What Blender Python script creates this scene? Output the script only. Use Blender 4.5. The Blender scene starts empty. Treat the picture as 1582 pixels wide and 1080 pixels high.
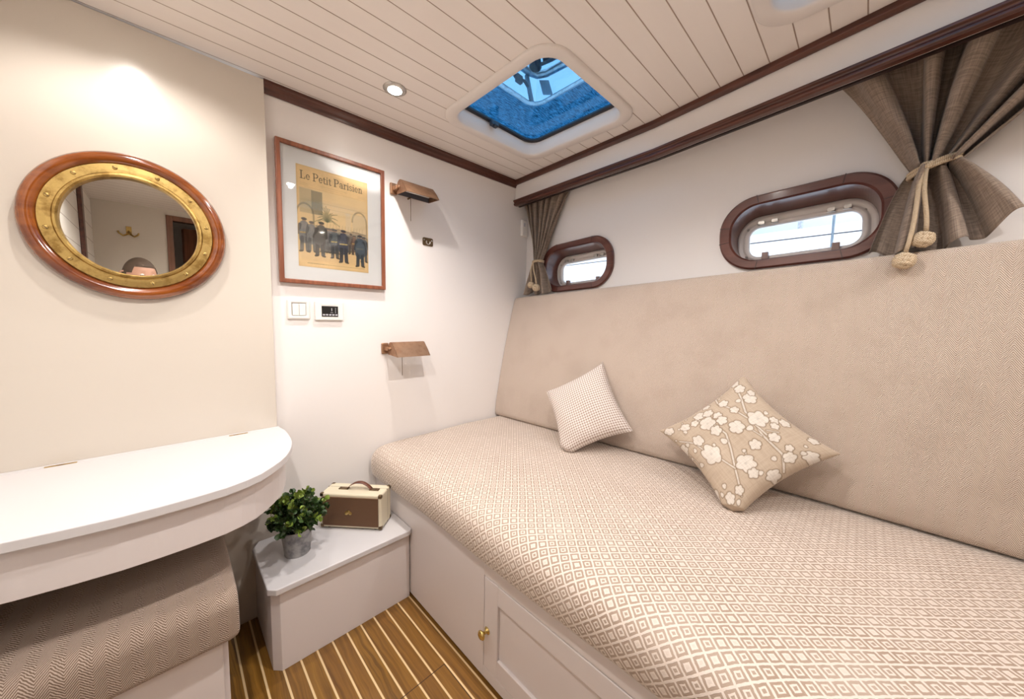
import bpy, bmesh, math, random
import numpy as np
from mathutils import Vector, Matrix
from mathutils.geometry import tessellate_polygon
random.seed(7)
C = bpy.context.scene.collection
S = bpy.context.scene
K = 1.17            # eye height: heights below are written from eye level, K lifts them above the floor
D = 1.6             # distance of the end wall
PI = math.pi

# ------------------------------------------------------------------ camera
F_PX, YAW, PITCH, ROLL = 535.83, math.radians(44.685), math.radians(4.9235), math.radians(1.132)
fw = Vector((math.sin(YAW)*math.cos(PITCH), math.cos(YAW)*math.cos(PITCH), -math.sin(PITCH)))
rt = Vector((math.cos(YAW), -math.sin(YAW), 0)); up = rt.cross(fw)
rt2 = rt*math.cos(ROLL) + up*math.sin(ROLL); up2 = up*math.cos(ROLL) - rt*math.sin(ROLL)
cd = bpy.data.cameras.new('camera'); cam = bpy.data.objects.new('camera', cd); C.objects.link(cam)
cd.sensor_width = 36; cd.lens = F_PX/1582*36; cd.clip_start = 0.02; cd.clip_end = 200
cam.matrix_world = Matrix(((rt2.x, up2.x, -fw.x, 0), (rt2.y, up2.y, -fw.y, 0), (rt2.z, up2.z, -fw.z, K), (0, 0, 0, 1)))
S.camera = cam

# ------------------------------------------------------------------ world and exposure
w = bpy.data.worlds.new('sky'); S.world = w; w.use_nodes = True
wn = w.node_tree.nodes; wl = w.node_tree.links
bg = wn['Background']
tc = wn.new('ShaderNodeTexCoord'); nz = wn.new('ShaderNodeTexNoise'); nz.inputs['Scale'].default_value = 3
rmp = wn.new('ShaderNodeValToRGB'); rmp.color_ramp.elements[0].position = .4; rmp.color_ramp.elements[1].position = .62
rmp.color_ramp.elements[0].color = (.60, .76, 1, 1); rmp.color_ramp.elements[1].color = (1, 1, 1, 1)
wl.new(tc.outputs['Generated'], nz.inputs['Vector']); wl.new(nz.outputs['Fac'], rmp.inputs['Fac']); wl.new(rmp.outputs['Color'], bg.inputs['Color'])
bg.inputs['Strength'].default_value = 2.5
S.view_settings.view_transform = 'Standard'; S.view_settings.look = 'None'; S.view_settings.gamma = 1
S.view_settings.use_curve_mapping = False
S.view_settings.exposure = 0.25
LAMP_W = 20.0
LAMP_C = (1.0, .945, .905)

# ------------------------------------------------------------------ node helpers
class G:
    def __init__(s, name):
        s.m = bpy.data.materials.new(name); s.m.use_nodes = True
        s.t = s.m.node_tree; s.b = s.t.nodes['Principled BSDF']
    def n(s, k, **kw):
        x = s.t.nodes.new('ShaderNode'+k)
        for a, v in kw.items(): setattr(x, a, v)
        return x
    def inp(s, sock, v):
        if hasattr(v, 'links') or hasattr(v, 'is_output'): s.t.links.new(v, sock)
        else: sock.default_value = v
    def M(s, op, a, b=None, c=None):
        x = s.n('Math', operation=op); s.inp(x.inputs[0], a)
        if b is not None: s.inp(x.inputs[1], b)
        if c is not None: s.inp(x.inputs[2], c)
        return x.outputs[0]
    def uv(s):
        x = s.n('SeparateXYZ'); s.t.links.new(s.n('UVMap').outputs[0], x.inputs[0]); return x.outputs[0], x.outputs[1]
    def pos(s):
        g = s.n('NewGeometry'); x = s.n('SeparateXYZ'); s.t.links.new(g.outputs['Position'], x.inputs[0]); return x.outputs
    def vec(s, a, b, c=0.0):
        x = s.n('CombineXYZ'); s.inp(x.inputs[0], a); s.inp(x.inputs[1], b); s.inp(x.inputs[2], c); return x.outputs[0]
    def noise(s, vec=None, scale=5, detail=2, rough=.5, out='Fac'):
        x = s.n('TexNoise'); x.inputs['Scale'].default_value = scale; x.inputs['Detail'].default_value = detail; x.inputs['Roughness'].default_value = rough
        if vec is not None: s.t.links.new(vec, x.inputs['Vector'])
        return x.outputs[out]
    def obj(s): return s.n('TexCoord').outputs['Object']
    def scale(s, v, sc):
        x = s.n('Mapping'); s.t.links.new(v, x.inputs[0]); x.inputs['Scale'].default_value = sc; return x.outputs[0]
    def mix(s, f, a, b, mode='MIX'):
        x = s.n('Mix', data_type='RGBA', blend_type=mode); s.inp(x.inputs[0], f)
        for i, v in ((6, a), (7, b)):
            if isinstance(v, tuple): v = tuple(v)+(1,) if len(v) == 3 else v
            s.inp(x.inputs[i], v)
        return x.outputs[2]
    def ramp(s, f, stops):
        x = s.n('ValToRGB'); s.t.links.new(f, x.inputs[0]); e = x.color_ramp.elements
        while len(e) < len(stops): e.new(.5)
        for i, (p, c) in enumerate(stops): e[i].position = p; e[i].color = tuple(c)+(1,)
        return x.outputs[0]
    def step(s, v, a, b):      # smooth 0..1 between a and b
        x = s.n('MapRange', interpolation_type='SMOOTHSTEP'); s.inp(x.inputs[0], v)
        x.inputs[1].default_value = a; x.inputs[2].default_value = b; return x.outputs[0]
    def col(s, c): s.inp(s.b.inputs['Base Color'], tuple(c)+(1,) if isinstance(c, tuple) else c)
    def set(s, **kw):
        for k, v in kw.items(): s.inp(s.b.inputs[k.replace('_', ' ')], v)
    def bump(s, h, strength=.3, dist=.001):
        x = s.n('Bump'); x.inputs['Strength'].default_value = strength; x.inputs['Distance'].default_value = dist
        s.t.links.new(h, x.inputs['Height']); s.t.links.new(x.outputs[0], s.b.inputs['Normal'])

def paint(name, c, rough=.5, var=.03, grain=None, bump=.15):
    g = G(name); v = g.obj()
    n = g.noise(v, 3, 4)
    c2 = tuple(x*(1-var*2) for x in c)
    g.col(g.mix(n, c, c2)); g.set(Roughness=rough)
    h = g.noise(g.scale(v, grain) if grain else v, 60, 3)
    g.bump(h, bump, .0008); return g.m
def metal(name, c, rough=.3, dirt=None, met=1.0):
    g = G(name); v = g.obj(); n = g.noise(v, 28, 5, .65)
    g.col(g.mix(g.step(n, .42, .68), c, dirt or tuple(x*.7 for x in c)))
    g.set(Metallic=met, Roughness=g.M('MULTIPLY_ADD', n, .35, rough-.12)); g.bump(n, .1, .0006); return g.m
def wood(name, c1, c2, axis=0, rough=.3, coat=.5, fine=40):
    g = G(name); v = g.obj(); sc = [fine]*3; sc[axis] = fine*.06
    n = g.noise(g.scale(v, tuple(sc)), 1, 6, .6); n2 = g.noise(v, 6, 3)
    f = g.M('ADD', g.M('MULTIPLY', n, .75), g.M('MULTIPLY', n2, .25))
    g.col(g.mix(g.step(f, .35, .65), c1, c2)); g.set(Roughness=rough, Coat_Weight=coat, Coat_Roughness=.12); g.bump(n, .12, .0005); return g.m
def emit(name, c, s):
    m = bpy.data.materials.new(name); m.use_nodes = True; t = m.node_tree; t.nodes.clear()
    e = t.nodes.new('ShaderNodeEmission'); e.inputs[0].default_value = (*c, 1); e.inputs[1].default_value = s
    o = t.nodes.new('ShaderNodeOutputMaterial'); t.links.new(e.outputs[0], o.inputs[0]); return m
def pane(name, tint, gloss=1.0):      # thin glass sheet: tinted transmission plus a surface reflection
    m = bpy.data.materials.new(name); m.use_nodes = True; t = m.node_tree; t.nodes.clear()
    tr = t.nodes.new('ShaderNodeBsdfTransparent'); tr.inputs[0].default_value = (*tint, 1)
    gl = t.nodes.new('ShaderNodeBsdfGlossy'); gl.inputs['Roughness'].default_value = .03
    fr = t.nodes.new('ShaderNodeFresnel'); fr.inputs[0].default_value = 1.45
    mm = t.nodes.new('ShaderNodeMath'); mm.operation = 'MULTIPLY'; mm.inputs[1].default_value = gloss; t.links.new(fr.outputs[0], mm.inputs[0])
    mx = t.nodes.new('ShaderNodeMixShader'); o = t.nodes.new('ShaderNodeOutputMaterial')
    t.links.new(mm.outputs[0], mx.inputs[0]); t.links.new(tr.outputs[0], mx.inputs[1]); t.links.new(gl.outputs[0], mx.inputs[2]); t.links.new(mx.outputs[0], o.inputs[0]); return m

# ------------------------------------------------------------------ materials
M = {}
M['wall'] = paint('wall_paint', (.85, .81, .785), .35, .01, (1, 1, .15))
M['panel'] = paint('cream_panel', (.665, .605, .53), .25, .015, None, .04)
M['white'] = paint('white_furniture_paint', (.76, .70, .685), .38, .015, (.1, 1, 1), .25)
M['whitetop'] = paint('white_desk_top_paint', (.68, .66, .665), .35, .01, (.1, 1, 1), .2)
M['frame_white'] = paint('hatch_lining', (.80, .745, .70), .45, .01)
M['mahog_x'] = wood('mahogany_trim_across', (.052, .014, .008), (.11, .032, .018), 0, .34, .15)
M['mahog_y'] = wood('mahogany_trim_along', (.052, .014, .008), (.11, .032, .018), 1, .34, .15)
M['port_wood'] = wood('porthole_mahogany', (.085, .024, .018), (.15, .05, .036), 1, .3, .5, 25)
M['joint'] = paint('dark_joint', (.02, .006, .004), .5)
M['mirror_wood'] = wood('mirror_ring_mahogany', (.13, .026, .004), (.31, .085, .013), 0, .15, .9, 18)
M['pic_wood'] = wood('picture_frame_wood', (.17, .048, .02), (.28, .09, .04), 2, .35, .3, 60)
M['brass'] = metal('aged_brass', (.56, .39, .14), .34, (.28, .17, .05))
M['brassbright'] = metal('polished_brass', (.75, .58, .22), .16, (.6, .42, .14))
M['bronze'] = metal('brushed_bronze', (.42, .25, .15), .42, (.33, .18, .105), .85)
M['dark'] = paint('dark_void', (.015, .013, .012), .6)
M['lampin'] = paint('lamp_inside', (.10, .10, .12), .5)
M['steel'] = metal('satin_steel', (.62, .60, .57), .3, (.45, .43, .40))
M['bronze_dark'] = metal('dark_bronze_hardware', (.24, .17, .10), .35, (.12, .08, .05))
M['plastic'] = paint('white_plastic', (.82, .79, .75), .3, .01, None, .02)
M['plasticgrey'] = paint('porthole_frame_enamel', (.74, .69, .66), .35, .02, None, .05)
M['latch'] = paint('latch_plastic', (.30, .20, .18), .3)
M['gasket'] = paint('black_gasket', (.012, .012, .018), .4)
M['mat'] = paint('picture_mount', (.84, .845, .85), .7, .005, None, .05)
M['mirror'] = metal('mirror_silver', (.93, .93, .90), .02); 
mg = M['mirror'].node_tree.nodes['Principled BSDF']
for l in list(mg.inputs['Roughness'].links)+list(mg.inputs['Base Color'].links)+list(mg.inputs['Normal'].links): M['mirror'].node_tree.links.remove(l)
mg.inputs['Roughness'].default_value = .0; mg.inputs['Base Color'].default_value = (.90, .90, .85, 1)
M['pane'] = pane('clear_pane', (.96, .97, .97), .7)
M['picpane'] = pane('picture_glass', (.985, .985, .98), .7)
M['tint'] = pane('blue_tinted_pane', (.46, .66, .80), .4)
M['glow'] = emit('lamp_glow', (1, .93, .82), 60)
M['screen'] = paint('display_black', (.012, .012, .012), .15)
M['mark'] = paint('grey_print', (.55, .55, .58), .4)
M['leather'] = paint('brown_leather', (.16, .055, .03), .45, .1)
M['creamvinyl'] = paint('cream_leatherette', (.74, .66, .49), .5, .02, None, .3)
M['zinc'] = metal('galvanised_zinc', (.44, .43, .42), .55, (.25, .25, .26), .75)
M['soil'] = paint('soil', (.03, .02, .012), .9)
M['stem'] = paint('stem_brown', (.10, .075, .03), .7)
M['skin'] = paint('skin', (.55, .30, .21), .5, .03)
M['hair'] = paint('hair', (.10, .065, .045), .7, .1, (1, 1, .2), .6)
M['shirt'] = paint('grey_shirt', (.25, .26, .28), .8)
M['trousers'] = paint('dark_trousers', (.05, .055, .07), .8)
M['doorwood'] = wood('door_mahogany', (.13, .05, .025), (.22, .09, .05), 2, .35, .3)
M['alu'] = metal('deck_aluminium', (.7, .72, .74), .3)
M['black_hw'] = paint('black_hardware', (.03, .035, .05), .4)

g = G('ceiling_planks'); X, Y, Z = g.pos()
t_ = g.M('DIVIDE', g.M('SUBTRACT', Y, .435), .0755)
fr_ = g.M('ABSOLUTE', g.M('SUBTRACT', g.M('FRACT', t_), .5))
ln = g.step(fr_, .470, .490)
nn = g.noise(g.vec(g.M('MULTIPLY', X, 3), g.M('MULTIPLY', Y, 60)), 1, 4)
base = g.mix(g.M('MULTIPLY', nn, .35), (.88, .82, .77), (.83, .77, .72))
g.col(g.mix(ln, base, (.36, .26, .20))); g.set(Roughness=.45)
g.bump(g.M('SUBTRACT', g.M('MULTIPLY', nn, .08), ln), .6, .002); M['planks'] = g.m

g = G('shiplap_wall'); X, Y, Z = g.pos()
fr_ = g.M('ABSOLUTE', g.M('SUBTRACT', g.M('FRACT', g.M('DIVIDE', Z, .105)), .5)); ln = g.step(fr_, .475, .49)
g.col(g.mix(ln, (.80, .77, .73), (.28, .22, .18))); g.set(Roughness=.4); g.bump(g.M('SUBTRACT', 1.0, ln), .5, .002); M['shiplap'] = g.m

g = G('teak_and_holly_floor'); X, Y, Z = g.pos()
t_ = g.M('DIVIDE', g.M('SUBTRACT', X, .217), .05)
fl = g.M('FLOOR', t_); fr_ = g.M('FRACT', g.M('ADD', t_, .5)); dd = g.M('ABSOLUTE', g.M('SUBTRACT', fr_, .5))
holly = g.M('SUBTRACT', 1.0, g.step(dd, .050, .068))
wn_ = g.n('TexWhiteNoise', noise_dimensions='1D'); g.t.links.new(fl, wn_.inputs['W'])
off = g.M('MULTIPLY', wn_.outputs[0], 9.0)
wob = g.noise(g.vec(g.M('MULTIPLY', X, 9), g.M('MULTIPLY_ADD', Y, 3.5, off)), 1, 3)
gr = g.noise(g.vec(g.M('MULTIPLY_ADD', X, 110, g.M('MULTIPLY', wob, 5)), g.M('MULTIPLY_ADD', Y, 1.7, off), off), 1, 6, .68)
base = g.ramp(gr, [(.28, (.06, .025, .004)), (.45, (.18, .082, .012)), (.62, (.30, .145, .022)), (.8, (.38, .20, .035))])
base = g.mix(g.M('MULTIPLY', wn_.outputs[0], .45), base, (.20, .085, .02))
colr = g.mix(holly, base, (.80, .60, .33))
s1 = g.M('MULTIPLY', g.M('LESS_THAN', g.M('ABSOLUTE', g.M('SUBTRACT', Y, .916)), .0014), g.M('LESS_THAN', X, .612))
s2 = g.M('MULTIPLY', g.M('LESS_THAN', g.M('ABSOLUTE', g.M('SUBTRACT', X, .612)), .0012), g.M('LESS_THAN', Y, .917))
colr = g.mix(g.M('MAXIMUM', s1, s2), colr, (.04, .012, .004))
g.col(colr); g.set(Roughness=g.M('MULTIPLY_ADD', gr, .2, .22), Coat_Weight=.3, Coat_Roughness=.2)
g.bump(g.M('SUBTRACT', g.M('MULTIPLY', gr, .15), g.M('MAXIMUM', s1, s2)), .3, .001); M['floor'] = g.m

def herring(name, light, dark, per, st, amp=1.45, sheen=.2):
    g = G(name); u, v = g.uv()
    n1 = g.noise(g.vec(u, v), 120, 2); n2 = g.noise(g.vec(u, v), 700, 2); n3 = g.noise(g.vec(g.M('MULTIPLY', u, 8), g.M('MULTIPLY', v, 8)), 1, 3)
    uu = g.M('MULTIPLY_ADD', n1, .003, u)
    tri = g.M('ABSOLUTE', g.M('SUBTRACT', g.M('FRACT', g.M('DIVIDE', uu, per)), .5))      # 0..0.5
    ph = g.M('FRACT', g.M('DIVIDE', g.M('MULTIPLY_ADD', tri, per*amp, g.M('MULTIPLY_ADD', n1, .0022, v)), st))
    s = g.M('ABSOLUTE', g.M('SUBTRACT', ph, .5))
    f = g.step(g.M('MULTIPLY_ADD', g.M('SUBTRACT', n2, .5), .22, s), .13, .37)
    c = g.mix(f, light, dark); c = g.mix(g.M('MULTIPLY', g.step(n3, .45, .7), .18), c, dark)
    g.col(c); g.set(Roughness=.9, Sheen_Weight=sheen); g.b.inputs['Specular IOR Level'].default_value = .1
    g.bump(g.M('SUBTRACT', g.M('MULTIPLY', n2, .5), f), .5, .0015); return g.m
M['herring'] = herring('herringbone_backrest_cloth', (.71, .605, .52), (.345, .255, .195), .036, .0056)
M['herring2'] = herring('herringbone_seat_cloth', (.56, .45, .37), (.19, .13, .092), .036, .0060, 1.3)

g = G('diamond_mattress_cloth'); u, v = g.uv(); c_ = .0262
nx = g.noise(g.vec(u, v), 90, 2, out='Color'); sx = g.n('SeparateXYZ'); g.t.links.new(nx, sx.inputs[0])
u2 = g.M('MULTIPLY_ADD', sx.outputs[0], .0034, u); v2 = g.M('MULTIPLY_ADD', sx.outputs[1], .0034, v)
p = g.M('DIVIDE', g.M('ADD', u2, v2), c_*1.41421); q = g.M('DIVIDE', g.M('SUBTRACT', u2, v2), c_*1.41421)
ap = g.M('ABSOLUTE', g.M('SUBTRACT', g.M('FRACT', p), .5)); aq = g.M('ABSOLUTE', g.M('SUBTRACT', g.M('FRACT', q), .5))
d = g.M('MAXIMUM', ap, aq)
wn_ = g.n('TexWhiteNoise', noise_dimensions='2D'); g.t.links.new(g.vec(g.M('FLOOR', p), g.M('FLOOR', q)), wn_.inputs['Vector'])
rnd = wn_.outputs[0]
ring = g.M('MULTIPLY', g.step(d, .22, .26), g.M('SUBTRACT', 1.0, g.step(d, .40, .44)))
cen = g.M('MULTIPLY', g.M('SUBTRACT', 1.0, g.step(d, .10, .14)), g.M('MULTIPLY_ADD', g.M('GREATER_THAN', rnd, .35), .75, .2))
f = g.M('MAXIMUM', ring, cen)
n2 = g.noise(g.vec(u, v), 500, 2); n3 = g.noise(g.vec(u, v), 7, 3)
f = g.M('MULTIPLY', f, g.M('MULTIPLY_ADD', n3, .5, .6))
c = g.mix(f, (.78, .68, .60), (.36, .26, .19)); c = g.mix(g.M('MULTIPLY', n2, .14), c, (.4, .3, .24))
g.col(c); g.set(Roughness=.85, Sheen_Weight=1.0, Sheen_Roughness=.3); g.b.inputs['Sheen Tint'].default_value = (1, .95, .9, 1); g.b.inputs['Specular IOR Level'].default_value = .15
g.bump(g.M('SUBTRACT', n2, f), .4, .0012); M['diamond'] = g.m

g = G('houndstooth_cushion_cloth'); u, v = g.uv(); k = 1/.0056
a = g.M('ABSOLUTE', g.M('SUBTRACT', g.M('FRACT', g.M('MULTIPLY', u, k*.5)), .5)); b = g.M('ABSOLUTE', g.M('SUBTRACT', g.M('FRACT', g.M('MULTIPLY', v, k*.5)), .5))
f = g.M('MULTIPLY', g.step(a, .2, .3), g.step(b, .2, .3)); f2 = g.M('MAXIMUM', f, g.M('MULTIPLY', g.M('ADD', g.step(a, .2, .3), g.step(b, .2, .3)), .38))
g.col(g.mix(f2, (.80, .73, .68), (.28, .18, .13))); g.set(Roughness=.85, Sheen_Weight=.2); g.bump(f2, .3, .001); M['hound'] = g.m

def cloth(name, c1, c2, attr=None):
    g = G(name); u, v = g.uv()
    a = g.noise(g.vec(g.M('MULTIPLY', u, 260), g.M('MULTIPLY', v, 14)), 1, 3); b = g.noise(g.vec(g.M('MULTIPLY', u, 14), g.M('MULTIPLY', v, 260)), 1, 3)
    f = g.M('MULTIPLY', g.M('ADD', a, b), .5)
    if attr:
        at = g.n('Attribute', attribute_name=attr).outputs['Color']; g.col(g.mix(g.M('MULTIPLY', g.step(f, .4, .62), .22), at, (.25, .17, .10)))
    else: g.col(g.mix(g.step(f, .38, .62), c1, c2))
    g.set(Roughness=.85, Sheen_Weight=.15); g.b.inputs['Specular IOR Level'].default_value = .15; g.bump(f, .3, .001); return g.m
M['curtain'] = cloth('taupe_linen', (.33, .255, .20), (.205, .155, .12))
M['floral'] = cloth('floral_linen', None, None, 'paint')
g = G('printed_paper'); g.col(g.n('Attribute', attribute_name='paint').outputs['Color']); g.set(Roughness=.6); M['print'] = g.m

g = G('hemp_rope'); u, v = g.uv()
s_ = g.M('FRACT', g.M('ADD', g.M('MULTIPLY', v, 260.0), g.M('MULTIPLY', u, 3.0))); s_ = g.M('ABSOLUTE', g.M('SUBTRACT', s_, .5))
n_ = g.noise(g.obj(), 300, 3)
g.col(g.mix(g.step(g.M('MULTIPLY_ADD', n_, .3, s_), .2, .6), (.66, .53, .38), (.45, .33, .20))); g.set(Roughness=.9); g.bump(g.M('SUBTRACT', n_, s_), .6, .002); M['rope'] = g.m
g = G('brown_grille_cloth'); v = g.obj()
ch = g.n('TexChecker'); ch.inputs['Scale'].default_value = 330; g.t.links.new(v, ch.inputs['Vector'])
g.col(g.mix(g.M('MULTIPLY', ch.outputs['Fac'], .5), (.15, .075, .035), (.065, .03, .015))); g.set(Roughness=.8); g.bump(ch.outputs['Fac'], .2, .001); M['grille'] = g.m
g = G('leaf_green'); at = g.n('Attribute', attribute_name='paint').outputs['Color']; g.col(at); g.set(Roughness=.45, Subsurface_Weight=.0); M['leaf'] = g.m
g = G('canopy_cloth'); X, Y, Z = g.pos()
a = g.noise(g.vec(g.M('MULTIPLY', X, 16), g.M('MULTIPLY', Y, 100)), 1, 4, .75)
cc_ = g.mix(g.step(a, .40, .60), (.01, .11, .20), (.22, .55, .74))
df = g.n('BsdfDiffuse'); tl = g.n('BsdfTranslucent'); mx = g.n('MixShader'); g.t.links.new(cc_, df.inputs[0]); g.t.links.new(cc_, tl.inputs[0])
mx.inputs[0].default_value = .5; g.t.links.new(df.outputs[0], mx.inputs[1]); g.t.links.new(tl.outputs[0], mx.inputs[2]); g.t.links.new(mx.outputs[0], g.t.nodes['Material Output'].inputs[0]); M['canopy'] = g.m
M['dimblue'] = paint('weathered_steel', (.16, .22, .28), .4)
M['water'] = paint('harbour_water', (.35, .45, .52), .15, .1)
M['cabin'] = paint('pale_blue_cabin', (.60, .68, .80), .4)
M['hull'] = paint('white_hull', (.85, .86, .88), .3)

# ------------------------------------------------------------------ mesh helpers
class MB:
    def __init__(s): s.v = []; s.f = []; s.uv = {}; s.mi = []; s.sm = []
    def face(s, idx, uvs=None, mi=0, smooth=False):
        s.f.append(tuple(idx)); s.mi.append(mi); s.sm.append(smooth)
        if uvs: s.uv[len(s.f)-1] = uvs
    def box(s, x0, x1, y0, y1, z0, z1, mi=0, T=None):
        b = len(s.v); P = [(x, y, z) for z in (z0, z1) for y in (y0, y1) for x in (x0, x1)]
        if T: P = [T(*p) for p in P]
        s.v += P
        for q in ((0, 2, 3, 1), (4, 5, 7, 6), (0, 1, 5, 4), (2, 6, 7, 3), (0, 4, 6, 2), (1, 3, 7, 5)): s.face([b+i for i in q], mi=mi)
        return s
    def grid(s, rows, closeu=False, closev=False, mi=0, smooth=True, uvs=None, capa=False, capb=False):
        n = len(rows); m = len(rows[0]); b = len(s.v)
        for r in rows: s.v += [tuple(p) for p in r]
        for i in range(n if closev else n-1):
            for j in range(m if closeu else m-1):
                i2, j2 = (i+1) % n, (j+1) % m
                q = [b+i*m+j, b+i*m+j2, b+i2*m+j2, b+i2*m+j]
                uu = None
                if uvs: uu = [uvs(i, j), uvs(i, j+1), uvs(i+1, j+1), uvs(i+1, j)]
                k = mi(i, j) if callable(mi) else mi
                s.face(q, uu, k, smooth)
        k0 = mi if not callable(mi) else 0
        if capa: s.face([b+j for j in range(m)][::-1], mi=k0)
        if capb: s.face([b+(n-1)*m+j for j in range(m)], mi=k0)
        return s
    def tube(s, pts, r, n=10, mi=0, closed=False):
        pts = [Vector(p) for p in pts]; rows = []; L = 0; Ls = []; up_ = None
        for i, p in enumerate(pts):
            a = pts[(i-1) % len(pts)] if (i or closed) else p; b_ = pts[(i+1) % len(pts)] if (i < len(pts)-1 or closed) else p
            t = (b_-a).normalized()
            if up_ is None: up_ = t.orthogonal().normalized()
            up_ = (up_-t*up_.dot(t)).normalized(); sd = t.cross(up_)
            rr = r(i/(max(1, len(pts)-1))) if callable(r) else r
            rows.append([p+(up_*math.cos(2*PI*k/n)+sd*math.sin(2*PI*k/n))*rr for k in range(n)])
            L += (p-pts[i-1]).length if i else 0; Ls.append(L)
        Ls.append(L+.01)
        s.grid(rows, closeu=True, closev=closed, mi=mi, uvs=lambda i, j: (j/n, Ls[min(i, len(Ls)-1)]), capa=not closed, capb=not closed)
        return s
    def lathe(s, prof, c, n=32, mi=0, ax='z', T=None, smooth=True, cap=True):
        rows = []
        for r, h in prof:
            row = []
            for k in range(n):
                a = 2*PI*k/n; x, y = r*math.cos(a), r*math.sin(a)
                p = (c[0]+x, c[1]+y, c[2]+h) if ax == 'z' else (c[0]+x, c[1]-h, c[2]+y) if ax == 'y' else (c[0]-h, c[1]+x, c[2]+y)
                row.append(T(*p) if T else p)
            rows.append(row)
        s.grid(rows, closeu=True, mi=mi, smooth=smooth, capa=cap and prof[0][0] > 1e-6, capb=cap and prof[-1][0] > 1e-6); return s
    def prism(s, poly, f0, f1, mi=0, holes=()):
        # poly: 2D loop, f0/f1 map (a,b) -> 3D for the two faces
        loops = [list(poly)]+[list(h) for h in holes]
        tri = tessellate_polygon([[Vector((a, b, 0)) for a, b in l] for l in loops])
        flat = [p for l in loops for p in l]; b0 = len(s.v)
        s.v += [tuple(f0(*p)) for p in flat]; b1 = len(s.v); s.v += [tuple(f1(*p)) for p in flat]
        for t in tri: s.face([b0+i for i in t], mi=mi); s.face([b1+i for i in t[::-1]], mi=mi)
        o = 0
        for l in loops:
            m = len(l)
            for i in range(m): j = (i+1) % m; s.face([b0+o+i, b0+o+j, b1+o+j, b1+o+i], mi=mi)
            o += m
        return s
    def build(s, name, mats, parent=None, loc=None, bevel=0, seg=2, subd=0, label=None):
        if not isinstance(mats, (list, tuple)): mats = [mats]
        P = np.array(s.v, float); P[:, 2] += K
        if parent is not None: org = parent.get('_o'); org = np.array(org)
        elif loc is not None: org = np.array([loc[0], loc[1], loc[2]+K])
        else: org = np.array([(P[:, 0].min()+P[:, 0].max())/2, (P[:, 1].min()+P[:, 1].max())/2, P[:, 2].min()])
        me = bpy.data.meshes.new(name); me.from_pydata((P-org).tolist(), [], s.f); me.update()
        for m in mats: me.materials.append(m)
        me.polygons.foreach_set('material_index', s.mi); me.polygons.foreach_set('use_smooth', s.sm)
        if s.uv:
            l = me.uv_layers.new(name='UVMap')
            for fi, uvs in s.uv.items():
                ls = me.polygons[fi].loop_start
                for k_, t in enumerate(uvs): l.data[ls+k_].uv = t
        bm = bmesh.new(); bm.from_mesh(me); bmesh.ops.recalc_face_normals(bm, faces=bm.faces); bm.to_mesh(me); bm.free()
        o = bpy.data.objects.new(name, me); C.objects.link(o)
        if parent is not None: o.parent = parent
        else: o.location = org.tolist()
        o['_o'] = org.tolist()
        if bevel:
            b = o.modifiers.new('bevel', 'BEVEL'); b.width = bevel; b.segments = seg; b.limit_method = 'ANGLE'; b.angle_limit = math.radians(40)
        if subd: b = o.modifiers.new('sub', 'SUBSURF'); b.levels = b.render_levels = subd
        if label: o['label'] = label
        return o
def struct(o): o['kind'] = 'structure'; return o
def tag(o, label, cat, group=None):
    o['label'] = label; o['category'] = cat
    if group: o['group'] = group
    return o
def thing(name, loc, label=None, cat=None, group=None):
    o = bpy.data.objects.new(name, None); C.objects.link(o); o.location = (loc[0], loc[1], loc[2]+K); o['_o'] = list(o.location)
    o.empty_display_size = .05
    if label: tag(o, label, cat, group)
    return o
def dup(o, loc, label=None, parent=None):
    c = o.copy(); C.objects.link(c)
    if parent is None: c.location = (loc[0], loc[1], loc[2]+K)
    else: c.parent = parent
    if label: c['label'] = label
    for ch in [x for x in bpy.data.objects if x.parent == o]: dup(ch, None, None, c)
    return c
def rrect(cx, cy, w_, h_, r, n=8):
    P = []
    for sx, sy, a0 in ((1, 1, 0), (-1, 1, 90), (-1, -1, 180), (1, -1, 270)):
        for k_ in range(n+1):
            a = math.radians(a0+90*k_/n); P.append((cx+sx*(w_/2-r)+r*math.cos(a), cy+sy*(h_/2-r)+r*math.sin(a)))
    return P
def interp(x, pts):
    pts = sorted(pts)
    if x <= pts[0][0]: return pts[0][1]
    for (a, va), (b, vb) in zip(pts, pts[1:]):
        if x <= b: return va+(vb-va)*(x-a)/(b-a)
    return pts[-1][1]

# ------------------------------------------------------------------ room geometry functions
FZ = -1.17
zc = lambda x: .845+.0125*(x-.28)              # ceiling height
xc = lambda y: 1.585-.06*(1.6-y)-.09*max(0, .7-y)   # fascia under the ceiling on the hull side
xw = lambda y: 1.70-.03*(1.6-y)                # hull wall
XL, YB, YP = -.375, -.98, 1.57

struct(MB().box(XL-.05, 1.80, YB-.05, 1.65, FZ-.04, FZ).build('floor', M['floor']))
HY = ((1.145, 1.03), (1.00, -.03))            # centres of the two deck hatches (x, y)
HW, HH = .60, .62
holes = [rrect(x, y, HW-.05, HH-.05, .08) for x, y in HY]
DL = [(.641, 1.298), (-.05, 1.27), (.60, .50), (-.05, .47), (.60, -.40), (1.16, -.80)]
outer = [(XL-.05, YB-.05), (1.80, YB-.05), (1.80, 1.65), (XL-.05, 1.65)]
struct(MB().prism(outer, lambda a, b: (a, b, zc(a)), lambda a, b: (a, b, zc(a)+.045), holes=holes).build('ceiling', M['planks']))
struct(MB().box(.27, 1.80, 1.6, 1.65, FZ, .93).build('wall_end', M['wall']))
struct(MB().box(XL, .28, YP, 1.602, FZ, zc(0)-.006).build('wall_panel', M['panel'], bevel=.0015))
struct(MB().box(XL-.05, XL, YB-.05, 1.65, FZ, .9).build('wall_left', M['shiplap']))
struct(MB().box(XL, XL+.02, -.47, -.40, FZ, .84).build('trim_5', M['mahog_y'], bevel=.004))
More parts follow.
